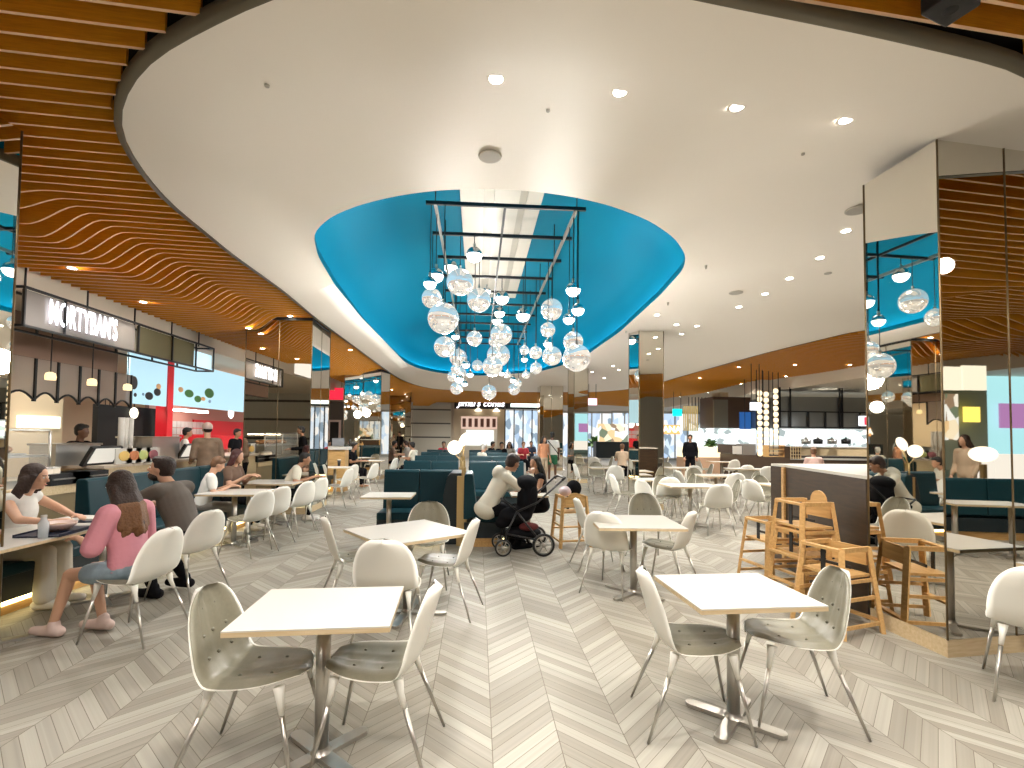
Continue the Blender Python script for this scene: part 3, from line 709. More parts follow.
# lamp posts along the spine
def globe_lamp(label, x, y, h, s=1.0):
    t = thing('globe_lamp', label, 'lamp', (x, y, 0), 0, 'globe lamps between the booths')
    MB().bb(-0.075, 0.075, -0.03, 0.03, 0, h-0.12).build('post', BRASS, t)
    MB().tube([(0, 0, h-0.12), (0, 0, h+0.10)], 0.012, 8).build('stem', BRASS, t)
    MB().ell((-0.12*s, 0, h+0.30), 0.105*s, 18, 12).build('globe', GLOBE, t)
    MB().ell((0.02*s, 0.1, h+0.42), (0.07*s, 0.07*s, 0.12*s), 18, 12, rot=Euler((0, 0.6, 0)).to_matrix()).build('globe', GLOBE, t)
    MB().tube([(0, 0, h+0.08), (-0.12*s, 0, h+0.21)], 0.008, 6).tube([(0, 0, h+0.08), (0.02*s, 0.1, h+0.32)], 0.008, 6).build('arm', BRASS, t)
    return t
p = at(462, 500, 7.3); globe_lamp('brass lamp post with two glowing globes at the front of the booths', p.x, 7.3, 1.14)
for i, Y in enumerate((10.8, 13.6, 16.4)):
    p = at(463, 440, Y-0.05); globe_lamp('glowing globe lamp between the booths, %s behind the brass post' % ORD[i], p.x, Y-0.05, 1.05, 0.7)
# booth right of the mirrored column (seen beyond and in the mirror)
bench_straight('dark teal bench in front of the serving counter on the right', at(868, 470, 7.5).x, 7.4, at(945, 470, 7.5).x+1.5, 7.0, -1, 1.1, seams=3)
# ------------------------------------------------------------------ chandelier rack and globes
ZR = 4.62
rxl = fl(435, 201.5, ZR).x; rxr = fl(576, 211, ZR).x; ry0 = fl(505, 206, ZR).y
t = thing('chandelier_rack', 'dark ladder-shaped metal rack hanging in the blue dome above the globes', 'rack', (0, 0, 0))
mb = MB(); L_ = 9.6
for x in (rxl, rxr): mb.bar((x, ry0, ZR), (x, ry0+L_, ZR), 0.035, 0.05)
mb.build('side_rail', STEEL, t); mb = MB()
mb.bar(((rxl+rxr)/2-0.02, ry0, ZR), ((rxl+rxr)/2-0.02, ry0+L_, ZR), 0.03, 0.04); mb.build('centre_rail', BMET, t)
for i in range(11):
    y = ry0+0.96*i; MB().bar((rxl-0.12, y, ZR+0.0), (rxr+0.12, y, ZR+0.0), 0.04, 0.045).build('rung', BMET, t)
for i in range(0, 11, 2):
    y = ry0+0.96*i
    for x in (rxl, rxr): MB().tube([(x, y, ZR), (x, y, ZT-0.2)], 0.008, 6).build('suspension_rod', BMET, t)
BALLS = [(474.4, 254.7, 16, 1), (450.6, 266.9, 13.5, 1), (436, 275.4, 15, 1), (430, 283, 13, 1), (460, 282.2, 27, 0), (431.8, 298.3, 20, 0), (479, 300.3, 24, 0), (486.8, 291, 8, 1), (443.3, 318.4, 31, 0),
 (502, 297.8, 14, 1), (499.5, 312.5, 11, 1), (497.5, 320.3, 11, 1), (444.6, 346.9, 21, 0), (455.6, 336, 8, 1), (474.4, 338.6, 15.5, 0), (501.3, 334.6, 22, 0), (494.5, 341, 12, 0), (498.4, 355.2, 23, 0), (492.5, 366.4, 20, 0),
 (458.3, 357.6, 17.5, 0), (466, 364.4, 8, 1), (477.4, 365.4, 11, 0), (455.4, 369, 9, 0), (460.3, 372.7, 12, 0), (452, 376.6, 10, 0), (459, 378.6, 9, 1), (470, 374.2, 7, 1), (456.4, 388.4, 12.5, 0), (464.7, 383.5, 6, 1), (489, 392.3, 15, 0),
 (501.8, 373, 6, 1), (507.6, 374.7, 7, 0), (514, 389.3, 12, 0), (518.4, 383.5, 7, 0), (513, 380, 6, 1), (526, 375, 8, 0), (573.2, 289.5, 15, 1), (551.6, 309.6, 22, 0), (523, 315, 14, 1), (578, 309.6, 13, 1), (569, 318.8, 12, 1),
 (547.9, 329.8, 15, 0), (547.9, 343.4, 9, 1), (524.6, 350.3, 9.5, 0), (535.6, 352.7, 13, 0), (524.4, 359, 6.5, 1), (573.2, 341.5, 20, 0), (576.7, 358, 28, 0), (552, 356, 19.5, 0), (536, 368.3, 12, 0)]
GTOP = mat('globe_chrome_cap', (0.80, 0.82, 0.84), 0.05, 1.0)
GLOW = glow('globe_glow', (1.0, 0.96, 0.90), 5.0)
info = []; placed = []
for (a, b, d, s) in BALLS:
    S = 0.42 if (d >= 17 or (b > 360 and d >= 11)) else 0.25 if d >= 10 else 0.16
    Y = S*490/d; Y = max(ry0, min(Y, ry0+L_))
    X_ = at(a, b, Y).x
    if X_ < rxl: Y = max(ry0, Y*rxl/X_)
    elif X_ > rxr: Y = max(ry0, Y*rxr/X_)
    else: Y = ry0+0.96*round((Y-ry0)/0.96)
    for _ in range(6):
        S = d*Y/490; pp = at(a, b, Y)
        if all((pp-q_[0]).length > (S+q_[1])/2 for q_ in placed): break
        Y = Y+0.96 if Y < 14.5 else Y-2.4
    placed.append((pp, S))
    info.append((a, b, Y, S, s))
rank = {}
for k, nm in ((0, 'left'), (1, 'middle'), (2, 'right')):
    g = sorted([i for i in range(len(info)) if (0 if info[i][0] < 470 else 1 if info[i][0] < 512 else 2) == k], key=lambda i: info[i][1])
    for r_, i in enumerate(g): rank[i] = (nm, r_)
def ordn(n): return ORD[n] if n < 20 else 'lowest but few'
for i, (a, b, Y, S, s) in enumerate(info):
    p = at(a, b, Y); nm, r_ = rank[i]; r = S/2
    size = 'large' if S > 0.36 else 'medium' if S > 0.2 else 'small'
    t = thing('pendant_globe', '%s %s globe in the %s cluster of the chandelier, %s from the top' % (size, 'half-glowing' if s else 'mirrored', nm, ordn(r_)), 'pendant lamp', p, 0, 'globes of the chandelier')
    if s:
        MB().ell((0, 0, 0), r, 24, 8, z0=-0.05, z1=1.0).build('chrome_cap', GTOP, t)
        MB().ell((0, 0, 0), r*0.985, 24, 8, z0=-1.0, z1=-0.02).build('glowing_bowl', GLOW, t)
    else:
        MB().ell((0, 0, 0), r, 32, 20).build('mirrored_ball', CHROME, t)
    MB().tube([(0, 0, r*0.9), (0, 0, r+0.05)], 0.018, 8).build('collar', STEEL, t)
    MB().tube([(0, 0, r), (0, 0, ZR-p.z)], 0.006, 5).build('cord', BMET, t)
# unseen point lights added under the globes, to brighten the white ceiling
for (x, y) in ((-0.5, 8.3), (1.2, 8.0), (0.3, 10.5), (0.3, 13), (0.4, 15.5)):
    l = bpy.data.lights.new('dome_fill_light', 'POINT'); l.energy = 165; l.color = (1, 0.95, 0.88); l.shadow_soft_size = 0.2
    o = bpy.data.objects.new('dome_fill_light', l); COL.objects.link(o); o.location = (x, y, 2.75)
# ------------------------------------------------------------------ px panels: real boxes standing at a known depth
def panel(name, label, cat, x0, y0, x1, y1, Y, m, th=0.05, group=None, parent=None, kind=None):
    a = at(x0, y1, Y); b = at(x1, y0, Y)
    o = MB().bb(a.x, b.x, Y, Y+th, min(a.z, b.z), max(a.z, b.z)).build(name, m, parent)
    if not parent: tag(o, label, cat, group, kind)
    if name in ('exit_sign', 'hanging_sign', 'lit_sign', 'red_sign'):
        m2 = MB()
        for x in (a.x+0.1*(b.x-a.x), b.x-0.1*(b.x-a.x)): m2.tube([(x, Y+th/2, max(a.z, b.z)), (x, Y+th/2, 4.05)], 0.012, 6)
        m2.build('hanging_rods', BMET, o)
    return o
def xpanel(name, label, cat, xa, xb, za, zb, X, m, th=0.05, parent=None, group=None):   # panel in a plane of constant X between two columns
    ya, yb = atx(xa, 436, X).y, atx(xb, 436, X).y
    o = MB().bb(X-th, X, ya, yb, za, zb).build(name, m, parent)
    if not parent: tag(o, label, cat, group)
    return o
def picmat(name, cols, scale, strength, vertical=1.0):
    m = bpy.data.materials.new(name); m.use_nodes = True; nt = m.node_tree; b = nt.nodes['Principled BSDF']; L = nt.links.new
    tc = nt.nodes.new('ShaderNodeTexCoord'); mp = nt.nodes.new('ShaderNodeMapping'); mp.inputs['Scale'].default_value = (1, 1, vertical)
    n = nt.nodes.new('ShaderNodeTexVoronoi'); n.inputs['Scale'].default_value = scale; n.inputs['Randomness'].default_value = 0.9
    sp = nt.nodes.new('ShaderNodeSeparateColor'); r = nt.nodes.new('ShaderNodeValToRGB'); r.color_ramp.interpolation = 'CONSTANT'
    L(tc.outputs['Object'], mp.inputs[0]); L(mp.outputs[0], n.inputs['Vector']); L(n.outputs['Color'], sp.inputs[0]); L(sp.outputs[0], r.inputs[0])
    e = r.color_ramp.elements; e[0].color = (*cols[0], 1); e[1].color = (*cols[-1], 1); e[1].position = (len(cols)-1)/len(cols)
    for i, c in enumerate(cols[1:-1]): k = e.new((i+1)/len(cols)); k.color = (*c, 1)
    b.inputs['Base Color'].default_value = (0.1, 0.1, 0.1, 1); L(r.outputs[0], b.inputs['Emission Color']); b.inputs['Emission Strength'].default_value = strength
    return m
PIC_DAY = picmat('painted_shop_daylight', [(0.85, 0.93, 1), (0.55, 0.72, 0.95), (1, 1, 1), (0.25, 0.35, 0.45), (0.8, 0.9, 1), (0.45, 0.6, 0.8), (1, 0.98, 0.95), (0.7, 0.85, 1)], 3.4, 0.85, 0.5)  # glowing colour cells paint the daylight glimpsed behind the far glass
PIC_WARM = picmat('lit_warm_goods', [(1, 0.93, 0.8), (0.9, 0.6, 0.3), (1, 1, 0.95), (0.3, 0.2, 0.12), (1, 0.85, 0.6), (0.95, 0.95, 0.9), (0.15, 0.2, 0.12)], 3.2, 0.9, 1.0)
PIC_KIT = picmat('bright_kitchen_shelves', [(1, 1, 1), (0.85, 0.98, 1), (0.6, 0.75, 0.7), (1, 1, 0.95), (0.9, 1, 1), (0.3, 0.35, 0.35), (1, 1, 1)], 3.5, 1.25, 1.4)
# ------------------------------------------------------------------ far wall
YF = 35.5
def stripwall(label, x0, x1, Y, z1, strips, th=0.12, face=-1):
    t = thing('panel_wall', label, 'wall panel', ((x0+x1)/2, Y, 0))
    w = (x1-x0)/2; MB().bb(-w, w, 0, th, 0, z1).build('panel', GREYP, t)
    for z in strips: MB().bb(-w*0.97, w*0.97, -0.015 if face < 0 else th, 0 if face < 0 else th+0.015, z-0.05, z+0.05).build('dark_strip', DGREY, t)
    return t
xa = at(412, 430, YF).x; xb = at(451, 430, YF).x
stripwall('pale panelled wall with dark horizontal strips at the far end, left of the lettered shop', xa, xb, YF, 3.9, (1.47, 2.46, 3.45))
stripwall('pale panelled wall with dark horizontal strips behind the left tables, far end', at(360, 430, 30).x, at(387, 430, 30).x, 30, 3.6, (1.47, 2.46, 3.2))
# far cafe with the script sign
xa = at(454, 430, YF).x; xb = at(504.5, 430, YF).x
t = thing('far_shopfront', 'far cream shopfront with a white script sign on a black band', 'shop', ((xa+xb)/2, YF, 0))
w = (xb-xa)/2
def zf(py, Y=YF, px=480): return at(px, py, Y).z
def xf(px, Y=YF): return at(px, 430, Y).x-(xa+xb)/2
MB().bb(-w, w, 0, 0.2, zf(409), zf(398)).build('sign_band', BMET, t)
MB().bb(-w, xf(460), 0, 0.2, 0, zf(409)).bb(xf(497.5), w, 0, 0.2, 0, zf(409)).bb(xf(460), xf(497.5), 0, 0.2, zf(416), zf(409)).build('front_wall', mat('cream_front', (0.62, 0.52, 0.38), 0.6), t)
MB().bb(xf(461), xf(497), 0.10, 0.2, zf(429), zf(416.5)).build('menu_board', glow('menu_rose_glow', (0.75, 0.52, 0.42), 0.75), t)
for i in range(6): x = xf(464)+i*(xf(494)-xf(464))/5; MB().bb(x-0.12, x+0.12, 0.085, 0.10, zf(427), zf(418.5)).build('menu_column', mat('menu_text_dark', (0.20, 0.09, 0.07), 0.6), t)
MB().bb(xf(466), xf(494), 0.3, 0.4, 0.9, zf(430)).build('lit_counter_back', glow('far_shop_white', (0.95, 1, 0.97), 0.85), t)
text_mesh('script_lettering', "Jimal's cones", 0.66, Matrix.Translation((0.1, -0.04, zf(403.5))) @ Matrix.Rotation(PI/2, 4, 'X'), glow('sign_white', (1, 0.95, 1), 2.4), t, 0.006, shear=0.25, bold=0.008)
for px in (478, 496): MB().lathe((xf(px), -0.25, zf(411)), [(0.0001, 0.0), (0.28, -0.02), (0.05, 0.22)], 12).build('awning_lamp', WARM, t)
xa2 = at(505, 430, YF).x; xb2 = at(541, 430, YF).x
t = thing('glass_shopfront', 'bright bluish glazed shopfront right of the shop with the script sign', 'shop', ((xa2+xb2)/2, YF, 0)); w = (xb2-xa2)/2
MB().bb(-w, w, 0.1, 0.2, 0.2, zf(410)).build('interior_glow_panel', PIC_DAY, t); MB().bb(-w, w, 0, 0.1, zf(408.5), zf(401)).build('sign_band', BMET, t)
MB().bb(-w*0.7, w*0.8, -0.03, 0, zf(406.5), zf(403)).build('sign_panel', glow('sign_mint', (0.85, 1, 0.95), 2), t)
for k in range(5): x = -w+2*w*k/4; MB().bb(x-0.04, x+0.04, 0, 0.08, 0.1, zf(409)).build('mullion', BMET, t)
for (x0, x1, Y, lab) in [(541, 612, 34.5, 'wide bright shopfront behind the man in green shorts'), (612, 700, 33.5, 'bright shopfront behind the narrow mirrored column')]:
    xa3 = at(x0, 430, Y).x; xb3 = at(x1, 430, Y).x; w = (xb3-xa3)/2
    t = thing('glass_shopfront', lab, 'shop', ((xa3+xb3)/2, Y, 0))
    MB().bb(-w, w, 0.1, 0.2, 0.2, 3.3).build('interior_glow_panel', PIC_DAY, t)
    for k in range(8): x = -w+2*w*k/7; MB().bb(x-0.04, x+0.04, 0, 0.08, 0.1, 3.3).build('mullion', STEEL, t)
    MB().bb(-w, w, 0, 0.1, 3.3, 3.45).build('lintel', STEEL, t)
panel('exit_sign', 'small pink lit sign hanging far behind the standing man', 'sign', 588, 398.5, 597, 405, 22, glow('pink_sign', (1.0, 0.62, 0.75), 1.6), 0.06)
panel('hanging_sign', 'small teal lit sign hanging far off right of the narrow column', 'sign', 673, 409, 682, 416, 24, glow('teal_sign', (0.0, 0.85, 0.75), 1.5), 0.06)
o = panel('goods_display', 'warm lit food display far behind the tables, left of the narrow column', 'display', 600, 424, 628, 447, 25, PIC_WARM, 0.5)
o = panel('serving_island', 'dark navy serving island behind the far tables', 'counter', 596, 442, 630, 458, 23, TEALD, 0.6)
o = panel('goods_display', 'orange lit letters panel far right of the narrow column', 'display', 664, 425, 680, 434, 30, glow('orange_panel', (0.95, 0.45, 0.15), 1.0), 0.3)
text_mesh('letters', 'ANA', 0.55, Matrix.Translation(at(672, 429.5, 29.9)) @ Matrix.Rotation(PI/2, 4, 'X'), glow('letters_cream', (1, 0.9, 0.8), 2.0), None, 0.02, bold=0.01)
tag(bpy.data.objects['letters'], 'cream capital letters on the orange panel far right', 'lettering')
# plants far away
def plant(label, x, y, z, s, n=40, col=(0.08, 0.18, 0.05)):
    t = thing('potted_plant', label, 'plant', (x, y, z)); mb = MB()
    for i in range(n):
        a = random.uniform(0, 2*PI); e = random.uniform(0.2, 1.3); L = s*random.uniform(0.5, 1); d = Vector((math.cos(a)*math.cos(e), math.sin(a)*math.cos(e), math.sin(e)))
        w = Vector((-math.sin(a), math.cos(a), 0))*L*0.16; q = d*L; mid = q*0.55+Vector((0, 0, L*0.1)); q.z -= L*0.2
        mb.add([(0, 0, 0.1*s), tuple(mid+w), tuple(q), tuple(mid-w)], [(0, 1, 2, 3)], 0)
    mb.build('foliage', mat('leaf_green%d' % int(col[1]*100), col, 0.5), t); MB().lathe((0, 0, 0), [(0.0001, 0), (s*0.2, 0), (s*0.28, s*0.22), (0.0001, s*0.2)], 14).build('pot', BLACK, t)
plant('leafy green plant standing far behind left of the narrow mirrored column', at(595, 436, 28).x, 28, 1.0, 1.0, 70)
# ------------------------------------------------------------------ right hand kiosks
p0 = at(720, 450, 19.0); p1 = at(790, 462, 15.8); 
t = thing('serving_counter', 'long dark brown serving counter behind the right tables', 'counter', (p0.x, p0.y, 0)); dx, dy = p1.x-p0.x, p1.y-p0.y
q = [(0, 0), (dx, dy), (dx+2.6, dy-0.4), (dx+2.6, dy+0.4), (dx+0.5, dy+0.6), (0.5, 0.7)]
MB().prism(q, 0, 1.0).build('body', mat('dark_brown_counter', (0.07, 0.045, 0.03), 0.4), t); MB().prism([(a*1.0, b-0.03) for a, b in q], 1.0, 1.05).build('worktop', mat('counter_top_dark', (0.05, 0.04, 0.035), 0.25), t)
MB().prism([(0.9, -1.35+0.28), (dx, dy-0.02), (dx+2.6, dy-0.43), (dx+2.6, dy-0.38), (dx, dy+0.03), (0.95, -1.02)], 0.93, 0.99).build('pale_shelf_edge', LWHT, t)
MB().prism([(-0.1, 0.0), (0.75, -0.85), (0.9, -0.2), (0.3, 0.7)], 1.05, 1.38).build('raised_end', mat('dark_brown_counter'), t)
o = panel('menu_stand', 'tilted white menu stand on the dark serving counter', 'menu stand', 733, 446, 742, 454, 15.4, LWHT, 0.03)
o.rotation_euler = (0, 0, 0)
panel('steel_box', 'grey steel appliance on the dark serving counter beside the menu stand', 'appliance', 743, 444, 756, 455, 15.4, SSTEEL, 0.4)
t = thing('cash_shelf', 'brown wooden shelf unit on the dark counter', 'shelf unit', at(777, 457, 14.4)); 
for k in range(4): MB().bb(-0.25, 0.25, 0, 0.3, 0.0+0.11*k, 0.02+0.11*k).build('shelf', OAK, t)
MB().bb(-0.27, -0.25, 0, 0.3, 0, 0.36).build('side', OAK, t); MB().bb(0.25, 0.27, 0, 0.3, 0, 0.36).build('side', OAK, t)
t = thing('wooden_crate', 'pale wooden slatted crate at the right end of the dark counter', 'crate', at(796, 459, 13.7)); mb = MB()
for k in range(5): mb.bb(-0.16+0.075*k, -0.14+0.075*k, 0, 0.02, 0, 0.36)
for k in range(4): mb.bb(-0.17, 0.18, -0.01, 0, 0.02+0.1*k, 0.04+0.1*k)
mb.build('front_slats', LOAK, t); MB().bb(-0.16, 0.17, 0.03, 0.3, 0, 0.36).build('box', WALNUT, t)
t = thing('display_case', 'cream lit glass display case with peach front left of the dark counter', 'display case', at(703, 462, 19)); t.location.z = 0
MB().bb(-0.75, 0.75, 0, 0.8, 0, 0.85).build('front', mat('peach_front', (0.62, 0.40, 0.26), 0.5), t); MB().bb(-0.75, 0.75, 0.0, 0.8, 0.85, 1.25).build('lit_case', glow('case_glow', (1, 0.85, 0.55), 1.1), t)
plant('leafy plant on the cream display case', at(713, 442, 19.4).x, 19.6, 1.25, 0.5, 50)
# kitchen wall glowing behind
o = panel('kitchen_backwall', 'bright white kitchen wall with shelves behind the dark counter', 'kitchen', 690, 426, 900, 452, 21.5, PIC_KIT, 0.1)
# metal hood with black grid
t = thing('extractor_hood', 'long grey metal hood with a black grid over the right kitchen', 'hood', (at(826, 430, 18).x, 18, 0))
xl = at(780, 430, 18).x-t.location.x; xr = at(905, 430, 18).x-t.location.x; zt = at(826, 397, 18).z; zb = at(826, 428.5, 18).z; zm = at(826, 412, 18).z
MB().bb(xl, xr, 0.05, 2.0, zb, zt).build('hood_body', mat('hood_steel', (0.34, 0.35, 0.34), 0.28, 0.75), t)
mb = MB().bb(xl, xr, -0.03, 0.02, zm-0.02, zm+0.02).bb(xl, xr, -0.03, 0.02, zb+0.02, zb+0.06)
for px in (780, 790.5, 808.5, 825.5, 840, 842.5, 860, 880): x = at(px, 430, 18).x-t.location.x; mb.bb(x-0.025, x+0.025, -0.03, 0.02, zb, zm if px in (808.5, 825.5, 860) else zt+0.35)
mb.build('grid_frame', BMET, t)
t = thing('kiosk_hood', 'dark brown suspended box over the middle kitchen with a blue panel', 'hood', (at(733, 430, 20).x, 20, 0)); X0 = t.location.x
f = lambda px: at(px, 430, 20).x-X0
g = lambda py: at(733, py, 20).z
MB().bb(f(713), f(751), 0, 1.2, g(428), g(397)).build('brown_box', mat('brown_box', (0.09, 0.05, 0.03), 0.4), t)
MB().bb(f(713), f(727), -0.1, 0, g(428), g(400)).build('grey_panel', mat('grey_hood_panel', (0.22, 0.20, 0.16), 0.35, 0.5), t)
MB().bb(f(739.5), f(750), -0.08, 0, g(429), g(412)).build('blue_panel', glow('blue_panel', (0.02, 0.10, 0.32), 0.8), t)
MB().bb(f(722), f(731), 0.2, 0.9, g(397), g(392)).build('duct', LOAK, t)
t = thing('rod_screen', 'screen of gold and black hanging rods left of the brown kiosk box', 'screen', (at(700, 430, 21).x, 21, 0)); X0 = t.location.x
f = lambda px: at(px, 430, 21).x-X0; g = lambda py: at(700, py, 21).z
mb = MB(); m2 = MB()
for k in range(9): x = f(684+k*1.7); mb.bb(x-0.022, x+0.022, 0, 0.03, g(431), g(406))
for k in range(8): x = f(690+k*3.3); m2.bb(x-0.014, x+0.014, 0.1, 0.13, g(425), g(397))
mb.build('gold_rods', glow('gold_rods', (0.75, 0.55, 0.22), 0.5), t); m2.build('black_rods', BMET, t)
LANT = glow('lantern_paper', (1.0, 0.80, 0.50), 1.3)
for i, (px, y0, y1) in enumerate([(760, 389, 456), (766.5, 387, 456), (776, 388, 440)]):
    Y = 15.6+0.25*i; c = at(px, y1, Y); zt_ = at(px, y0, Y).z
    t = thing('lantern_column', 'tall column of stacked paper lanterns by the dark counter, %s from the left' % ORD[i], 'lantern column', (c.x, Y, 0), 0, 'lantern columns')
    for sx in (-0.10, 0.10): MB().bb(sx-0.01, sx+0.01, -0.01, 0.01, 1.0, 3.9).build('pole', BMET, t)
    k = 0; z = c.z+0.08
    while z < zt_-0.1:
        MB().lathe((0, 0, z), [(0.03, -0.085), (0.075, -0.05), (0.085, 0), (0.075, 0.05), (0.03, 0.085)], 12).build('lantern', LANT, t); z += 0.2
panel('lit_sign', 'white square lit sign hanging in front of the lantern columns', 'sign', 751, 402.5, 761, 410, 15.0, glow('white_sign', (0.9, 0.95, 1), 2.2), 0.06)
panel('lit_sign', 'white lit panel low behind the lantern columns', 'sign', 744, 430, 758, 438, 19, glow('white_sign2', (0.85, 0.95, 1), 1.6), 0.06)
t = thing('blade_sign', 'small round white and red blade sign at the right end of the hood', 'sign', at(864, 421, 16))
MB().box((0, 0, 0), (0.35, 0.06, 0.34)).build('panel', glow('blade_white', (0.9, 0.95, 1), 1.6), t); MB().bb(-0.02, 0.12, -0.05, -0.03, -0.14, 0.14).build('red_mark', glow('blade_red', (0.8, 0.02, 0.05), 1.2), t)
for i, px in enumerate((806, 818, 832, 846)):
    p_ = at(px, 444, 17); t = thing('kitchen_pot', 'dark pot on the kitchen pass under the hood, %s from the left' % ORD[i], 'pot', p_, 0, 'pots under the hood')
    MB().lathe((0, 0, 0), [(0.0001, 0), (0.15, 0), (0.16, 0.16), (0.06, 0.2), (0.0001, 0.21)], 14).build('body', BMET if i % 2 else SSTEEL, t); MB().ell((0, 0, 0.22), 0.03, 8, 6).build('knob', BMET, t)
t = thing('kitchen_pass', 'pale kitchen pass counter under the grey hood', 'counter', (at(835, 450, 17.5).x, 17.5, 0)); MB().bb(-2.2, 2.4, 0, 0.7, 0, 1.3).build('body', LOAK, t); MB().bb(-2.25, 2.45, -0.05, 0.75, 1.3, 1.34).build('worktop', LWHT, t)
# ------------------------------------------------------------------ left hand shops
XC = -5.6
t = thing('food_counter', 'pale oak food counter along the left shops', 'counter', (XC, 0, 0))
y0 = atx(102, 467, XC).y
MB().bb(-0.9, 0, y0, 15.5, 0, 1.07).build('front', LOAK, t); MB().bb(-0.95, 0.04, y0-0.02, 15.5, 1.07, 1.11).build('worktop', mat('warm_stone_top', (0.60, 0.50, 0.40), 0.3), t)
MB().bb(-0.95, 0.0, 3.2, y0-0.02, 0, 0.78).build('lower_front', mat('olive_brown_laminate', (0.34, 0.27, 0.16), 0.5), t); MB().bb(-1.0, 0.03, 3.2, y0-0.02, 0.78, 0.9).build('lower_shelf', LOAK, t)
t = thing('sneeze_guard', 'glass and steel food case glowing warm at far left', 'food case', (XC-0.45, 0, 0.9))
ya, yb = 4.9, atx(62, 440, XC).y
MB().bb(-0.45, 0.35, ya, yb, 0.0, 0.1).build('base_shelf', SSTEEL, t)
for z in (0.38, 0.72): MB().bb(-0.45, 0.3, ya, yb, z, z+0.025).build('shelf', SSTEEL, t)
for y in (ya, (ya+yb)/2, yb): MB().tube([(0.3, y, 0), (0.3, y, 0.72)], 0.018, 8).build('post', STEEL, t)
MB().bb(0.30, 0.31, ya, yb, 0.12, 0.7).build('glass', GLASS, t); MB().bb(-0.2, -0.17, ya+0.1, yb-0.1, 0.68, 0.70).build('light_tube', glow('case_tube', (1, 0.85, 0.62), 14), t)
for i in range(3):
    pt = thing('bread_tray', 'tray of brown bread in the glowing food case, %s from the left' % ORD[i], 'tray', (XC-0.45, ya+0.45+i*0.62, 1.31), 0, 'bread trays')
    MB().bb(-0.2, 0.2, -0.22, 0.22, 0.0, 0.02).build('tray', SSTEEL, pt); MB().ell((0, -0.1, 0.07), (0.12, 0.09, 0.06), 12, 8).ell((0, 0.1, 0.07), (0.12, 0.09, 0.06), 12, 8).build('bread', mat('bread', (0.42, 0.20, 0.08), 0.6), pt)
for i, px in enumerate((34, 44, 52)):
    q_ = atx(px, 462, XC-0.15); pt = thing('drink_canister', 'cream canister on the left counter, %s from the left' % ORD[i], 'canister', (q_.x, q_.y, 0.92), 0, 'cream canisters')
    MB().lathe((0, 0, 0), [(0.0001, 0), (0.09, 0), (0.09, 0.2), (0.0001, 0.2)], 16).build('body', TAN, pt); MB().lathe((0, 0, 0.2), [(0.095, 0), (0.095, 0.02), (0.0001, 0.025)], 16).build('lid', STEEL, pt)
for i, (px, lab) in enumerate([(68, 'black counter bin below the worktop at left'), (88, 'second black counter bin beside the first at left')]):
    q_ = atx(px, 470, XC); pt = thing('counter_bin', lab, 'bin', (XC+0.05, q_.y, 0.9)); MB().bb(-0.4, 0.0, -0.33, 0.33, 0.0, 0.15).build('body', BMET, pt); MB().bb(0.0, 0.015, -0.3, 0.3, 0.07, 0.09).build('slot', STEEL, pt)
# menu boards lying slanted on the counter
for i, (px, py, Y) in enumerate([(102, 459, 7.9), (190, 452, 10.6)]):
    q_ = atx(px, py, XC+0.0-0.15); t = thing('menu_board', ['black-framed white menu board slanted on the left oak counter', 'second slanted menu board on the oak counter near the red stall'][i], 'menu board', (q_.x, q_.y, 1.11))
    R_ = Euler((0, 0.5, 0)).to_matrix(); MB().box((0, 0, 0.14), (0.05, 0.62, 0.32), rot=R_).build('frame', BMET, t); MB().box((0.035, 0, 0.145), (0.01, 0.5, 0.25), rot=R_).build('sheet', glow('menu_sheet', (1, 0.96, 0.85), 0.5), t)
PH = [(0.75, 0.5, 0.15), (0.55, 0.2, 0.08), (0.5, 0.55, 0.2), (0.3, 0.1, 0.12)]
for i, px in enumerate((124, 134, 143, 153)):
    q_ = atx(px, 456, XC+0.05); t = thing('food_picture', 'food photo card on the front of the left counter, %s from the left' % ORD[i], 'picture card', (XC+0.045, q_.y, 1.12), 0, 'food picture cards')
    MB().box((0, 0, 0.12), (0.02, 0.36, 0.24)).build('card', LWHT, t); MB().ell((0.012, 0, 0.12), (0.006, 0.13, 0.08), 14, 8).build('dish', mat('dish_%d' % i, PH[i], 0.5), t)
# counter equipment
t = thing('steel_worktop_unit', 'stainless steel machine behind the counter under the glass arches', 'machine', (XC-0.65, 7.95, 1.11)); MB().bb(-0.18, 0.18, -0.42, 0.42, 0, 0.30).build('body', SSTEEL, t); MB().bb(-0.2, 0.2, -0.44, 0.44, 0.30, 0.33).build('lid', STEEL, t)
t = thing('steel_worktop_unit', 'small stainless machine behind the counter before the black doorway', 'machine', (XC-0.5, atx(150, 438, XC-0.5).y, 1.11)); MB().bb(-0.3, 0.3, -0.4, 0.4, 0, 0.4).build('body', SSTEEL, t); MB().bb(-0.32, 0.32, -0.42, 0.42, 0.4, 0.43).build('lid', STEEL, t)
for i, px in enumerate((121, 125, 130)):
    q_ = atx(px, 440, XC-0.3); t = thing('cup_dispenser', 'tall white cup stack tube on the left counter, %s of three' % ORD[i], 'cup tube', (q_.x, q_.y, 1.11), 0, 'cup tubes'); MB().tube([(0, 0, 0), (0, 0, 0.75)], 0.045, 12).build('tube', LWHT, t); MB().lathe((0, 0, 0), [(0.07, 0), (0.05, 0.03)], 12).build('foot', STEEL, t)
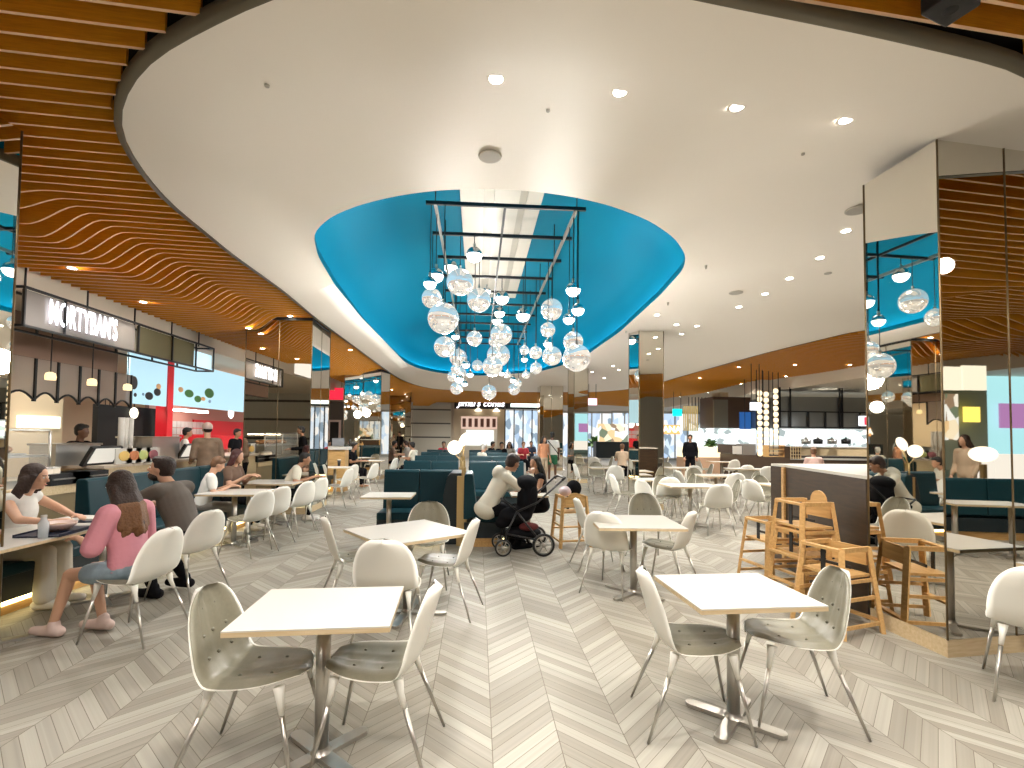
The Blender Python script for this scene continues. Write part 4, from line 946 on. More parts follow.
# fascia, arches, screens
XS = -7.0
t = thing('shop_fascia', 'mauve brown fascia board over the left food shop', 'fascia', (XS, 0, 0)); MB().bb(-0.15, 0, 4.2, 10.0, 2.77, 3.449).build('board', MAUVE, t); MB().bb(-0.16, 0.005, 4.2, 10.0, 2.75, 2.77).build('edge', BMET, t)
t = thing('arched_glass_screen', 'hanging pale glass screen with black bars and scalloped arches', 'screen', (XS+0.1, 0, 0))
ys = [atx(px, 400, XS+0.1).y for px in (2, 33, 56, 78, 97, 114, 130)]
GL2 = mat('rose_glass', (0.52, 0.42, 0.36), 0.15, alpha=0.75)
for i in range(6):
    a, b = ys[i], ys[i+1]; poly = [(a, 2.75), (a, 2.1)]+[(a+(b-a)*k/8, 2.1+0.13*math.sin(PI*k/8)) for k in range(1, 8)]+[(b, 2.1), (b, 2.75)]
    MB().extr(poly, (0, 0, 0), (0, 1, 0), (0, 0, 1), (1, 0, 0), 0.01).build('pane', GL2, t)
    MB().tube([(0.01, a+(b-a)*k/8, 2.1+0.13*math.sin(PI*k/8)) for k in range(9)], 0.018, 6).build('arch_bar', BMET, t)
for y in ys: MB().bb(-0.01, 0.03, y-0.02, y+0.02, 2.08, 2.75).build('mullion', BMET, t)
for i, px in enumerate((50.5, 92, 127.5)):
    q_ = atx(px, [376, 382, 387][i], XS+0.6); t = thing('pendant_lamp', 'small cream pendant lamp in front of the glass arches, %s from the left' % ORD[i], 'pendant lamp', q_, 0, 'cream pendant lamps')
    MB().lathe((0, 0, 0), [(0.0001, -0.06), (0.065, -0.06), (0.07, -0.01), (0.06, 0.04), (0.02, 0.06)], 16).build('shade', glow('pendant_glow', (1, 0.80, 0.42), 1.2), t); MB().tube([(0, 0, 0.06), (0, 0, 3.45-q_.z)], 0.008, 6).build('cord', BMET, t)
def screen(label, pa, pb, z0, z1, blobs, X=XS+0.02):
    ya, yb = atx(pa, 400, X).y, atx(pb, 400, X).y
    t = thing('menu_screen', label, 'screen', (X, ya, z0)); W = yb-ya; Hh = z1-z0
    MB().bb(-0.06, 0, 0, W, 0, Hh).build('panel', glow('screen_ice_blue', (0.45, 0.70, 0.82), 0.85), t)
    for (u, v, ru, rv, m) in blobs: MB().ell((0.005, u*W, v*Hh), (0.006, ru*W, rv*Hh), 16, 10).build('printed_shape', m, t)
    return t
GRN = mat('print_green', (0.06, 0.20, 0.05), 0.5); BLK = mat('print_black', (0.01, 0.01, 0.015), 0.5); ORG = mat('print_orange', (0.8, 0.45, 0.2), 0.5); BLU = mat('print_blue', (0.25, 0.4, 0.6), 0.5)
screen('first ice blue lit screen with black printed food shapes on the left', 129, 166.5, 2.2, 3.25, [(0.10, 0.40, 0.09, 0.13, BLK), (0.5, 0.18, 0.11, 0.08, BLK), (0.72, 0.28, 0.10, 0.08, BLK), (0.14, 0.17, 0.04, 0.04, BLK), (0.75, 0.40, 0.07, 0.06, ORG), (0.34, 0.2, 0.03, 0.03, BLU)])
screen('long ice blue lit screen with green printed leaves above the red stall', 173, 244, 2.25, 3.3, [(0.18, 0.30, 0.055, 0.09, GRN), (0.29, 0.20, 0.045, 0.08, GRN), (0.44, 0.38, 0.065, 0.12, GRN), (0.08, 0.36, 0.03, 0.06, ORG), (0.36, 0.22, 0.03, 0.05, ORG), (0.45, 0.18, 0.02, 0.04, BLU)])
# black doorway and red stall
xpanel('dark_doorway', 'black doorway recess under the first lit screen', 'doorway', 97, 166, 0, 2.16, XS-0.4, BLACK, 0.1)
t = thing('round_clock', 'small round white disc glowing in the black doorway', 'lamp', atx(134, 413, XS-0.35)); MB().ell((0, 0, 0), (0.04, 0.12, 0.12), 16, 10).build('disc', WARM, t); MB().tube([(0, 0, 0.1), (0, 0, 0.3)], 0.01, 6).build('cord', BMET, t)
RED = mat('red_gloss', (0.75, 0.02, 0.03), 0.35, emit=(0.8, 0.02, 0.03), es=0.08)
xpanel('red_pillar', 'red pillar between the black doorway and the red stall', 'pillar', 166.5, 172, 0, 3.3, XS+0.05, RED, 0.25)
t = thing('red_stall', 'red and white food stall under the long lit screen', 'stall', (XS-1.3, 0, 0)); ya, yb = 13.0, 19
MB().bb(-0.1, 0, ya, yb, 0, 2.6).build('back_wall', mat('stall_back', (0.60, 0.30, 0.24), 0.5), t); MB().bb(0, 0.05, ya+1.9, yb, 1.45, 2.0).build('red_panel', RED, t)
mb = MB()
for r_ in range(5):
    for k in range(10): mb.bb(0.05, 0.06, ya+0.5+k*0.19, ya+0.67+k*0.19, 1.0+r_*0.19, 1.17+r_*0.19)
mb.build('white_tiles', LWHT, t); MB().bb(0.05, 0.9, 14.2, 16.8, 1.15, 1.55).build('red_cabinet', RED, t); MB().bb(0.4, 0.6, ya+0.3, ya+1.6, 2.18, 2.24).build('ceiling_light', glow('stall_light', (1, 0.95, 0.9), 8), t)
MB().bb(0, 1.3, ya, yb, 2.55, 2.6).build('soffit', MAUVE, t)
for i, px in enumerate((231,)):
    t = thing('round_sign', 'round white lamp sign hanging in the red stall', 'sign', atx(px, 413, XS-0.1)); MB().ell((0, 0, 0), (0.03, 0.16, 0.16), 16, 10).build('disc', glow('disc_glow', (1, 0.95, 0.88), 2), t); MB().tube([(0, 0, 0.14), (0, 0, 0.4)], 0.01, 6).build('cord', BMET, t)
# back of the first shop
t = thing('shop_back_wall', 'warm lit back wall of the left food shop with a white light box', 'shop wall', (XS-1.6, 0, 0)); MB().bb(-0.1, 0, 3.5, 10.8, 0, 3.4).build('wall', mat('warm_plaster', (0.72, 0.58, 0.38), 0.6), t)
ya, yb = atx(16, 430, XS-1.6).y, atx(57, 430, XS-1.6).y; MB().bb(0, 0.06, ya, yb, atx(36, 428, XS-1.6).z, atx(36, 416, XS-1.6).z).build('light_box', glow('light_box', (1, 0.97, 0.82), 1.5), t)
for i in range(3):
    t = thing('globe_bulb', 'glowing white bulb in the food shop near the steel tubes, %s from the left' % ORD[i], 'lamp', atx(105+i*4.5, 412.5, XS-0.9), 0, 'white bulbs'); MB().ell((0, 0, 0), 0.09, 12, 8).build('bulb', GLOBE, t); MB().tube([(0, 0, 0.08), (0, 0, 0.8)], 0.008, 6).build('cord', BMET, t)
# hanging sign frame
t = thing('hanging_sign', 'black hanging sign frame with glowing white capital letters over the left counter', 'sign', (XC, 0, 0))
ya, yb = 6.4, 10.75; z0, z1 = 2.92, 3.40; dd = 0.35; mb = MB()
for x in (0, -dd):
    mb.bb(x-0.015, x+0.015, ya, yb, z1-0.015, z1+0.015).bb(x-0.015, x+0.015, ya, yb, z0-0.015, z0+0.015)
    for y in (ya, 7.0, 8.45, 9.35, 10.1, yb): mb.bb(x-0.012, x+0.012, y-0.012, y+0.012, z0, z1)
for y in (ya, yb): mb.bb(-dd, 0, y-0.015, y+0.015, z0-0.015, z0+0.015).bb(-dd, 0, y-0.015, y+0.015, z1-0.015, z1+0.015)
for y in (6.6, 7.6, 8.6, 9.6, 10.5): mb.tube([(-dd/2, y, z1), (-dd/2, y, 3.7)], 0.012, 6)
mb.build('frame', BMET, t)
MB().bb(-0.05, -0.03, ya+0.02, 8.4, z0+0.02, z1-0.02).build('back_panel', mat('sign_grey_glass', (0.30, 0.27, 0.25), 0.2, alpha=0.85), t)
MB().bb(-0.05, -0.03, 8.47, 10.08, z0+0.02, z1-0.02).build('olive_panel', mat('sign_olive_glass', (0.20, 0.18, 0.10), 0.2, alpha=0.85), t)
MB().bb(-0.05, -0.03, 10.12, yb-0.02, z0+0.02, z1-0.15).build('blue_panel', glow('sign_end_blue', (0.6, 0.85, 0.95), 0.9), t)
R_ = Matrix(((0, 0, 1, 0), (1, 0, 0, 0), (0, 1, 0, 0), (0, 0, 0, 1)))
text_mesh('letters', "MORTYBAN'S", 0.46, Matrix.Translation((0.0, 7.36, 3.17)) @ R_, glow('letter_white', (0.93, 0.93, 1.0), 3.0), t, 0.004, bold=0.004, width=1.2, spacing=1.08)
# counter things beyond
stripwall('pale panelled wall with dark strips behind the viewer on the left', -12, -5.0, -2.4, 3.6, (1.4, 2.26, 3.1), face=1)
# ------------------------------------------------------------------ people
def remesh(mb, name, m, parent, voxel, smooth_it=3):
    me = bpy.data.meshes.new(name); me.from_pydata(mb.v, [], mb.f)
    bm = bmesh.new(); bm.from_mesh(me); bmesh.ops.remove_doubles(bm, verts=bm.verts, dist=1e-5); bmesh.ops.recalc_face_normals(bm, faces=bm.faces); bm.to_mesh(me); bm.free()
    o = bpy.data.objects.new(name, me); COL.objects.link(o)
    md = o.modifiers.new('r', 'REMESH'); md.mode = 'VOXEL'; md.voxel_size = voxel; md.use_smooth_shade = True
    s = o.modifiers.new('s', 'SMOOTH'); s.factor = 0.5; s.iterations = smooth_it
    dg = bpy.context.evaluated_depsgraph_get(); dg.update(); m2 = bpy.data.meshes.new_from_object(o.evaluated_get(dg))
    o.modifiers.clear(); o.data = m2; m2.materials.clear(); m2.materials.append(m); m2.name = name
    for p in m2.polygons: p.use_smooth = True
    if parent: o.parent = parent
    return o
def cap(mb, a, b, r0, r1, n=10):
    a = Vector(a); b = Vector(b); d = b-a; L = d.length
    if L < 1e-5: mb.ell(a, r0, n, 6); return
    u = d/L; pts = []; rs = []
    for k in range(4): t = math.sin(PI/2*k/3.0); pts.append(a-u*r0*math.cos(PI/2*k/3.0+0.02)); rs.append(max(0.15*r0, r0*t))
    for k in range(4): t = math.cos(PI/2*k/3.0); pts.append(b+u*r1*math.sin(PI/2*k/3.0+0.02)); rs.append(max(0.15*r1, r1*t))
    mb.tube(pts, rs, n)
SKIN1 = mat('skin_light', (0.62, 0.36, 0.24), 0.45); SKIN2 = mat('skin_tan', (0.42, 0.22, 0.13), 0.45); SKIN3 = mat('skin_dark', (0.16, 0.08, 0.05), 0.45)
HAIRB = mat('hair_dark_brown', (0.026, 0.011, 0.007), 0.6, noise=0.5, nscale=60, bump=0.8); HAIRK = mat('hair_black', (0.012, 0.010, 0.009), 0.65, bump=0.6, nscale=60); HAIRG = mat('hair_grey', (0.55, 0.52, 0.47), 0.6); HAIRL = mat('hair_light_brown', (0.16, 0.08, 0.04), 0.5)
def hand(mb, wr, d, side, r=0.0085, curl=0.5, up=Vector((0, 0, 1))):
    wr = Vector(wr); d = Vector(d).normalized(); x = d.cross(up).normalized(); n = x.cross(d).normalized()      # n: back of the hand
    palm = wr+d*0.055; cap(mb, wr, wr+d*0.03, 0.025, 0.026)
    R = Matrix((x, d, n)).transposed(); mb.ell(palm, (0.040, 0.052, 0.016), 12, 8, rot=R)
    for k, (off, L) in enumerate([(-0.028, 0.062), (-0.0095, 0.075), (0.0095, 0.070), (0.028, 0.052)]):
        b = wr+d*0.085+x*off; m_ = b+(d*math.cos(curl*0.5)-n*math.sin(curl*0.5)+x*off*1.5)*L*0.55; e = m_+(d*math.cos(curl*1.3)-n*math.sin(curl*1.3))*L*0.5
        cap(mb, b-d*0.02, m_, r*1.1, r, 8); cap(mb, m_, e, r, r*0.85, 8)
    b = wr+d*0.035+x*0.030*side; m_ = b+(d*0.6+x*side*0.75-n*0.2).normalized()*0.04; cap(mb, b, m_, r*1.35, r*1.15, 8); cap(mb, m_, m_+(d*0.9+x*side*0.25-n*0.3).normalized()*0.03, r*1.1, r*0.9, 8)
def figure(label, x, y, heading, J, skin, top, bottom, shoes, hair, voxel=0.012, z=0.0, face=True, s=1.0, extra=None, group=None):
    t = thing('person', label, 'person', (x, y, z), -math.radians(heading), group); t.scale = (s, s, s)
    V = {k: Vector(v) for k, v in J.items() if isinstance(v, (tuple, list))}
    mb = MB(); hd = V['head']; hr = Euler((math.radians(J.get('hp', 0)), math.radians(J.get('hroll', 0)), -math.radians(J.get('hy', 0))), 'ZXY').to_matrix() if False else (Matrix.Rotation(-math.radians(J.get('hy', 0)), 3, 'Z') @ Matrix.Rotation(math.radians(J.get('hp', 0)), 3, 'X'))
    H = lambda a, b, c: hd+hr @ Vector((a, b, c))
    HY = Matrix.Rotation(-math.radians(J.get('hy', 0)), 3, 'Z'); HV = lambda a, b, c: hd+HY @ Vector((a, b, c))
    mb.ell(H(0, -0.005, 0.02), (0.073, 0.093, 0.098), 18, 12, rot=hr); mb.ell(H(0, 0.022, -0.045), (0.054, 0.062, 0.066), 14, 10, rot=hr)
    if face:
        cap(mb, H(0, 0.085, 0.012), H(0, 0.103, -0.022), 0.009, 0.014, 8)      # nose
        for sx in (-1, 1): mb.ell(H(sx*0.075, 0.0, -0.008), (0.010, 0.018, 0.030), 8, 8, rot=hr); mb.ell(H(sx*0.036, 0.062, -0.012), (0.022, 0.018, 0.018), 8, 6, rot=hr)
        mb.ell(H(0, 0.082, -0.058), (0.022, 0.010, 0.009), 8, 6, rot=hr); mb.ell(H(0, 0.070, -0.092), (0.022, 0.016, 0.014), 8, 6, rot=hr)
    cap(mb, V['neck']-Vector((0, 0, 0.03)), H(0, -0.02, -0.05), 0.055, 0.052)
    pv, chst, nk = V['pelvis'], V['chest'], V['neck']; tx = (V['shR']-V['shL']).normalized(); up = (nk-pv).normalized(); fw = tx.cross(up)*-1.0
    RT_ = Matrix((tx, fw, up)).transposed()
    def torso(m_, g):
        SP_ = [(0.0, 0.165, 0.12), (0.25, 0.155, 0.11), (0.5, 0.145, 0.10), (0.75, 0.15, 0.105), (1.0, 0.16, 0.108), (1.2, 0.155, 0.105), (1.4, 0.13, 0.09)]
        for i in range(14):
            q = i/13*1.4; k = min(5, int(q/0.25)) if q < 1.0 else (4 if q < 1.2 else 5); a_, b_ = SP_[k], SP_[k+1]; f_ = (q-a_[0])/(b_[0]-a_[0]); rx = a_[1]+(b_[1]-a_[1])*f_; ry = a_[2]+(b_[2]-a_[2])*f_
            c_ = pv.lerp(chst, q) if q <= 1 else chst.lerp(nk, (q-1)); m_.ell(c_, (rx+g, ry+g, 0.10+g), 18, 10, rot=RT_)
        cap(m_, V['shL'].lerp(nk, 0.08), V['shR'].lerp(nk, 0.08), 0.055+g, 0.055+g); m_.ell(nk-up*0.06, (0.11+g, 0.07+g, 0.06+g), 14, 8, rot=RT_)
    torso(mb, 0.0)
    for k, sd in (('L', -1), ('R', 1)):
        sh, el, wr = V['sh'+k], V['el'+k], V['wr'+k]; cap(mb, sh, el, 0.050, 0.038); cap(mb, el, wr, 0.038, 0.025)
        hdv = V.get('hd'+k, (wr-el).normalized()); hand(mb, wr, hdv, -sd, curl=J.get('curl', 0.6), r=max(0.0085, voxel*0.72))
        hp, kn, an = V['hip'+k], V['kn'+k], V['an'+k]; cap(mb, hp, kn, 0.078, 0.052); cap(mb, kn, an, 0.052, 0.034)
        td = Vector(J.get('toe'+k, (0, 1, 0))).normalized(); cap(mb, an-Vector((0, 0, 0.05))-td*0.03, an-Vector((0, 0, 0.06))+td*0.13, 0.032, 0.026)
    remesh(mb, 'body', skin, t, voxel)
    tm, sleeve = top
    if tm:
        g = 0.014; m_ = MB(); torso(m_, g)
        if J.get('hood'): m_.ell(pv-up*0.04, (0.20, 0.15, 0.12), 18, 10, rot=RT_)
        for k in 'LR':
            sh, el, wr = V['sh'+k], V['el'+k], V['wr'+k]
            if sleeve == 'long': cap(m_, sh, el, 0.066, 0.056); cap(m_, el, el.lerp(wr, 0.93), 0.055, 0.040)
            elif sleeve == 'puff': cap(m_, sh, el, 0.085, 0.078); cap(m_, el, el.lerp(wr, 0.25), 0.07, 0.045)
            elif sleeve == 'short': cap(m_, sh, sh.lerp(el, 0.55), 0.068, 0.062)
        if J.get('hood'): m_.ell(nk-up*0.02-fw*0.03, (0.125, 0.09, 0.06), 14, 10, rot=RT_); m_.ell(nk-up*0.04-fw*0.085, (0.125, 0.065, 0.095), 14, 10, rot=RT_); cap(m_, nk-tx*0.08+fw*0.03, nk-up*0.12+fw*0.07, 0.045, 0.035); cap(m_, nk+tx*0.08+fw*0.03, nk-up*0.12+fw*0.07, 0.045, 0.035)
        remesh(m_, 'top', tm, t, voxel)
    bm_, kind = bottom
    if bm_:
        m_ = MB(); g = 0.014; m_.ell(pv+up*0.0, (0.165+g, 0.12+g, 0.11+g), 18, 10, rot=RT_)
        for k in 'LR':
            hp, kn, an = V['hip'+k], V['kn'+k], V['an'+k]
            if kind == 'short': cap(m_, hp, hp.lerp(kn, 0.55), 0.096, 0.088)
            else:
                w_ = 0.085 if kind == 'wide' else 0.048; cap(m_, hp, kn, 0.095, 0.072); cap(m_, kn, kn.lerp(an, 0.93), 0.070, w_)
        remesh(m_, 'trousers' if kind != 'short' else 'shorts', bm_, t, voxel)
    if shoes:
        for k in 'LR':
            an = V['an'+k]; td = Vector(J.get('toe'+k, (0, 1, 0))).normalized(); m_ = MB(); b_ = an-Vector((0, 0, an.z*0)); zt = an.z-0.055
            cap(m_, Vector((an.x, an.y, zt))-td*0.06, Vector((an.x, an.y, zt-0.005))+td*0.17, 0.046, 0.038); cap(m_, Vector((an.x, an.y, zt+0.02))-td*0.02, Vector((an.x, an.y, zt))+td*0.10, 0.045, 0.038); cap(m_, an-td*0.01, Vector((an.x, an.y, zt)), 0.046, 0.045)
            remesh(m_, 'shoe', shoes, t, voxel)
    if hair:
        hm, style = hair; m_ = MB()
        m_.ell(H(0, -0.022, 0.042), (0.086, 0.096, 0.092), 18, 12, rot=hr)
        if style == 'short': m_.ell(H(0, -0.045, 0.0), (0.080, 0.070, 0.085), 16, 10, rot=hr); m_.ell(H(0, 0.045, 0.085), (0.06, 0.045, 0.035), 12, 8, rot=hr)
        if style == 'long':
            m_.ell(H(0, -0.045, -0.02), (0.092, 0.075, 0.12), 16, 12, rot=hr)
            for i in range(9):
                u_ = -1+2*i/8; mid_ = HV(u_*0.10, -0.125+0.05*abs(u_), -0.13); cap(m_, H(u_*0.075, -0.055+0.03*abs(u_), -0.02), mid_, 0.045, 0.045, 8); cap(m_, mid_, HV(u_*0.12, -0.20+0.07*abs(u_)+0.01*(i % 2), -0.31-0.03*((i*3) % 4)), 0.045, 0.026, 8)
            for sx in (-1, 1): cap(m_, H(sx*0.075, 0.02, 0.02), H(sx*0.090, 0.0, -0.12), 0.026, 0.022, 8)
        if style == 'bun': m_.ell(H(0, -0.09, 0.07), 0.045, 10, 8)
        if style == 'cap':
            m_.ell(H(0, -0.01, 0.055), (0.088, 0.103, 0.075), 16, 10, rot=hr); m_.ell(H(0, 0.105, 0.045), (0.06, 0.06, 0.012), 12, 8, rot=hr)
        remesh(m_, 'cap' if style == 'cap' else 'hair', hm, t, max(voxel*0.8, 0.009), 1)
        if style == 'cap':
            m2_ = MB(); m2_.ell(H(0, -0.05, -0.005), (0.078, 0.062, 0.06), 12, 8, rot=hr); remesh(m2_, 'hair', HAIRB, t, voxel)
    if face and voxel < 0.014:
        for sx in (-1, 1):
            MB().ell(H(sx*0.031, 0.080, 0.008), (0.012, 0.007, 0.008), 10, 8, rot=hr).build('eye', mat('eye_white', (0.75, 0.72, 0.68), 0.3), t)
            MB().ell(H(sx*0.031, 0.086, 0.008), (0.005, 0.003, 0.005), 8, 6, rot=hr).build('iris', BLACK, t)
            cap_ = MB(); cap(cap_, H(sx*0.018, 0.088, 0.026), H(sx*0.050, 0.076, 0.028), 0.004, 0.003, 6); cap_.build('eyebrow', HAIRB, t)
        MB().ell(H(0, 0.089, -0.058), (0.020, 0.007, 0.006), 10, 6, rot=hr).build('mouth', mat('lips', (0.42, 0.14, 0.11), 0.4), t)
    if J.get('beard'):
        m_ = MB(); m_.ell(H(0, 0.030, -0.070), (0.057, 0.064, 0.048), 14, 10, rot=hr); remesh(m_, 'beard', HAIRB, t, voxel, 1)
    if extra: extra(t, H, V)
    return t
def sit(lean=0.1, arms=None, kz=0.50, hipz=0.55, side=0.0, **kw):
    J = {'pelvis': (0, 0, hipz)}; c, s_ = math.cos(lean), math.sin(lean)
    def U(x, y, z): return (x+side*z, y*c+z*s_, hipz+z*c-y*s_)
    J['chest'] = U(0, 0.02, 0.32); J['neck'] = U(0, 0.0, 0.52); J['head'] = U(0, 0.05, 0.68); J['shL'] = U(-0.165, 0, 0.46); J['shR'] = U(0.165, 0, 0.46)
    J['elL'] = U(-0.23, 0.10, 0.22); J['elR'] = U(0.23, 0.10, 0.22); J['wrL'] = (-0.12, 0.42, 0.80); J['wrR'] = (0.12, 0.42, 0.80)
    J['hipL'] = (-0.09, 0.03, hipz-0.02); J['hipR'] = (0.09, 0.03, hipz-0.02); J['knL'] = (-0.11, 0.43, kz); J['knR'] = (0.11, 0.43, kz); J['anL'] = (-0.11, 0.42, 0.10); J['anR'] = (0.11, 0.42, 0.10)
    J['hdL'] = (0.3, 1, 0.0); J['hdR'] = (-0.3, 1, 0.0); J['hp'] = -math.degrees(lean)*0.0
    J.update(kw); return J
def stand(lean=0.03, **kw):
    J = {'pelvis': (0, 0, 0.95), 'chest': (0, lean*0.3, 1.25), 'neck': (0, lean*0.6, 1.46), 'head': (0, 0.03+lean, 1.62), 'shL': (-0.175, lean*0.5, 1.40), 'shR': (0.175, lean*0.5, 1.40),
         'elL': (-0.23, 0.0, 1.12), 'elR': (0.23, 0.0, 1.12), 'wrL': (-0.22, 0.12, 0.90), 'wrR': (0.22, 0.12, 0.90), 'hipL': (-0.085, 0, 0.92), 'hipR': (0.085, 0, 0.92), 'knL': (-0.10, 0.02, 0.50), 'knR': (0.11, 0.04, 0.50), 'anL': (-0.10, -0.03, 0.10), 'anR': (0.12, 0.05, 0.10)}
    J.update(kw); return J
CREAM = mat('cream_cloth', (0.70, 0.66, 0.55), 0.8, bump=0.3, nscale=14); PINK = mat('pink_cloth', (0.66, 0.27, 0.33), 0.7, bump=0.4, nscale=14); GBR = mat('grey_brown_cloth', (0.12, 0.10, 0.085), 0.8, bump=0.25, nscale=10)
DENIM = mat('light_denim', (0.26, 0.34, 0.40), 0.8, noise=0.25, nscale=18); BLKC = mat('black_cloth', (0.008, 0.008, 0.010), 0.9, spec=0.08); WHC = mat('white_cloth', (0.75, 0.74, 0.70), 0.8); NAVY = mat('navy_cloth', (0.02, 0.03, 0.06), 0.8); GRNC = mat('green_cloth', (0.02, 0.16, 0.07), 0.7)
BRN = mat('brown_cloth', (0.15, 0.09, 0.06), 0.8); REDC = mat('red_cloth', (0.5, 0.04, 0.06), 0.8); ORC = mat('orange_cloth', (0.65, 0.30, 0.16), 0.8); GRYC = mat('grey_cloth', (0.30, 0.28, 0.25), 0.8); BEIGE = mat('beige_cloth', (0.55, 0.42, 0.30), 0.8)
SHW = mat('white_shoe', (0.72, 0.68, 0.62), 0.6); SHP = mat('pale_pink_shoe', (0.68, 0.52, 0.47), 0.6)
# woman on the bench at far left
figure('woman in a sleeveless white top with long brown hair, on the left bench', -4.33, 4.85, 84, sit(0.28, hy=-6, hp=-8, wrL=(-0.20, 0.44, 0.80), elL=(-0.30, 0.28, 0.84), elR=(0.27, 0.30, 0.84), wrR=(0.16, 0.50, 0.80), hdL=(0.5, 1, 0.05), hdR=(-0.4, 1, 0.25), curl=0.8, knL=(-0.10, 0.42, 0.52), knR=(0.12, 0.43, 0.52)), SKIN1, (WHC, 'none'), (CREAM, 'wide'), SHW, (HAIRB, 'long'), 0.011)
# pink blouse
def ends(t, H, V):
    m_ = MB(); G = lambda a, b, c: V['head']+Vector((a, b, c))
    for i in range(13):
        u_ = -1+2*i/12; cap(m_, G(u_*0.10, -0.150+0.05*abs(u_), -0.17), G(u_*0.125, -0.215+0.07*abs(u_)+0.008*(i % 2), -0.33-0.02*((i*3) % 4)), 0.048, 0.026, 8)
    remesh(m_, 'hair_ends', mat('hair_honey', (0.15, 0.065, 0.022), 0.6, noise=0.5, nscale=60, bump=0.8), t, 0.01, 1)
c = fl(133, 577, 0.455)
figure('person in a pink puff-sleeved blouse and denim shorts seen from behind at the left table', c.x-0.02, c.y+0.0, -80, sit(0.12, hy=-4, hp=-14, wrL=(-0.12, 0.36, 0.80), elL=(-0.25, 0.10, 0.76), elR=(0.25, 0.10, 0.76), wrR=(0.12, 0.36, 0.80), knL=(-0.10, 0.44, 0.50), knR=(0.10, 0.44, 0.50), anL=(-0.12, 0.56, 0.10), anR=(0.06, 0.30, 0.10)), SKIN1, (PINK, 'puff'), (DENIM, 'short'), SHP, (HAIRB, 'long'), 0.011, s=0.97, extra=ends)
c = fl(186, 549, 0.455)
figure('man in a grey brown t-shirt with short dark hair and stubble, at the left table', c.x+0.02, c.y, -76, sit(0.42, hy=-26, hp=10, elL=(-0.28, 0.50, 0.80), elR=(0.28, 0.46, 0.80), wrL=(-0.06, 0.62, 0.81), wrR=(0.05, 0.60, 0.81), hdL=(1, 0.2, 0), hdR=(-1, 0.2, 0), knL=(-0.13, 0.42, 0.50), anL=(-0.14, 0.22, 0.10), anR=(0.14, 0.16, 0.12), beard=True), SKIN1, (GBR, 'short'), (BLKC, 'long'), BLKC, (HAIRB, 'short'), 0.011, s=1.08)
# bench row
figure('boy in a pale t-shirt looking down at a phone on the left bench', -4.15, 7.75, 60, sit(0.25, hp=-25, wrL=(-0.05, 0.40, 0.85), wrR=(0.08, 0.40, 0.85)), SKIN1, (WHC, 'short'), (GRYC, 'long'), SHW, (HAIRL, 'short'), 0.016, s=0.95)
figure('woman with long dark red hair in a brown top on the left bench', -4.15, 8.6, 95, sit(0.1, hp=-10, wrL=(-0.06, 0.36, 0.92), wrR=(0.10, 0.36, 0.92)), SKIN1, (BRN, 'short'), (BLKC, 'long'), SHW, (mat('hair_dark_red', (0.06, 0.012, 0.012), 0.5), 'long'), 0.016)
p = at(290, 470, 9.55)
figure('woman with dark hair in a cream t-shirt leaning forward before the first left mirrored column', p.x-0.05, 9.45, 75, sit(0.45, hp=-5, hy=10, wrL=(-0.05, 0.55, 0.82), wrR=(0.08, 0.55, 0.82)), SKIN2, (CREAM, 'short'), (BLKC, 'long'), SHW, (HAIRK, 'short'), 0.016)
# standing left
p = atx(208, 440, -5.05); PLAID = mat('plaid_cloth', (0.22, 0.15, 0.10), 0.8, noise=0.5, nscale=9)
figure('man in a plaid shirt and pale cap standing at the left counter', -5.05, p.y, -40, stand(0.06, wrL=(-0.2, 0.25, 1.05), wrR=(0.2, 0.25, 1.05)), SKIN1, (PLAID, 'long'), (BLKC, 'long'), SHW, (SHP, 'cap'), 0.016, s=1.04)
figure('man in black standing at the counter, shown in the first left mirrored column', -5.4, 5.3, -60, stand(0.05, wrL=(-0.15, 0.35, 1.1), wrR=(0.15, 0.35, 1.1)), SKIN2, (BLKC, 'long'), (BLKC, 'long'), BLKC, (HAIRK, 'short'), 0.018, s=1.06)
p = atx(75, 440, -6.6)
figure('shop worker in black behind the left food counter', -6.55, p.y, 90, stand(0.03), SKIN3, (BLKC, 'long'), (BLKC, 'long'), BLKC, (HAIRK, 'short'), 0.018)
p = atx(184, 430, -7.2)
figure('cook in white working inside the red stall', -7.2, p.y, 60, stand(0.05), SKIN2, (WHC, 'short'), (GRYC, 'long'), BLKC, (HAIRK, 'short'), 0.02)
p = atx(237, 430, -6.7)
figure('worker in black at the right end of the red stall', -6.75, p.y, 100, stand(0.05), SKIN2, (BLKC, 'short'), (BLKC, 'long'), BLKC, (HAIRK, 'short'), 0.02)
p = at(371, 440, 19.5)
figure('man in a dark jacket standing far off between the left columns', p.x+0.1, 19.5, -40, stand(0.05), SKIN2, (BLKC, 'long'), (BLKC, 'long'), BLKC, (HAIRK, 'short'), 0.02, s=1.05)
figure('person in a grey brown coat beside the man in the dark jacket far off', p.x-0.38, 19.3, 60, stand(0.05), SKIN1, (BEIGE, 'long'), (GRYC, 'long'), SHW, (HAIRL, 'short'), 0.02, s=0.97)
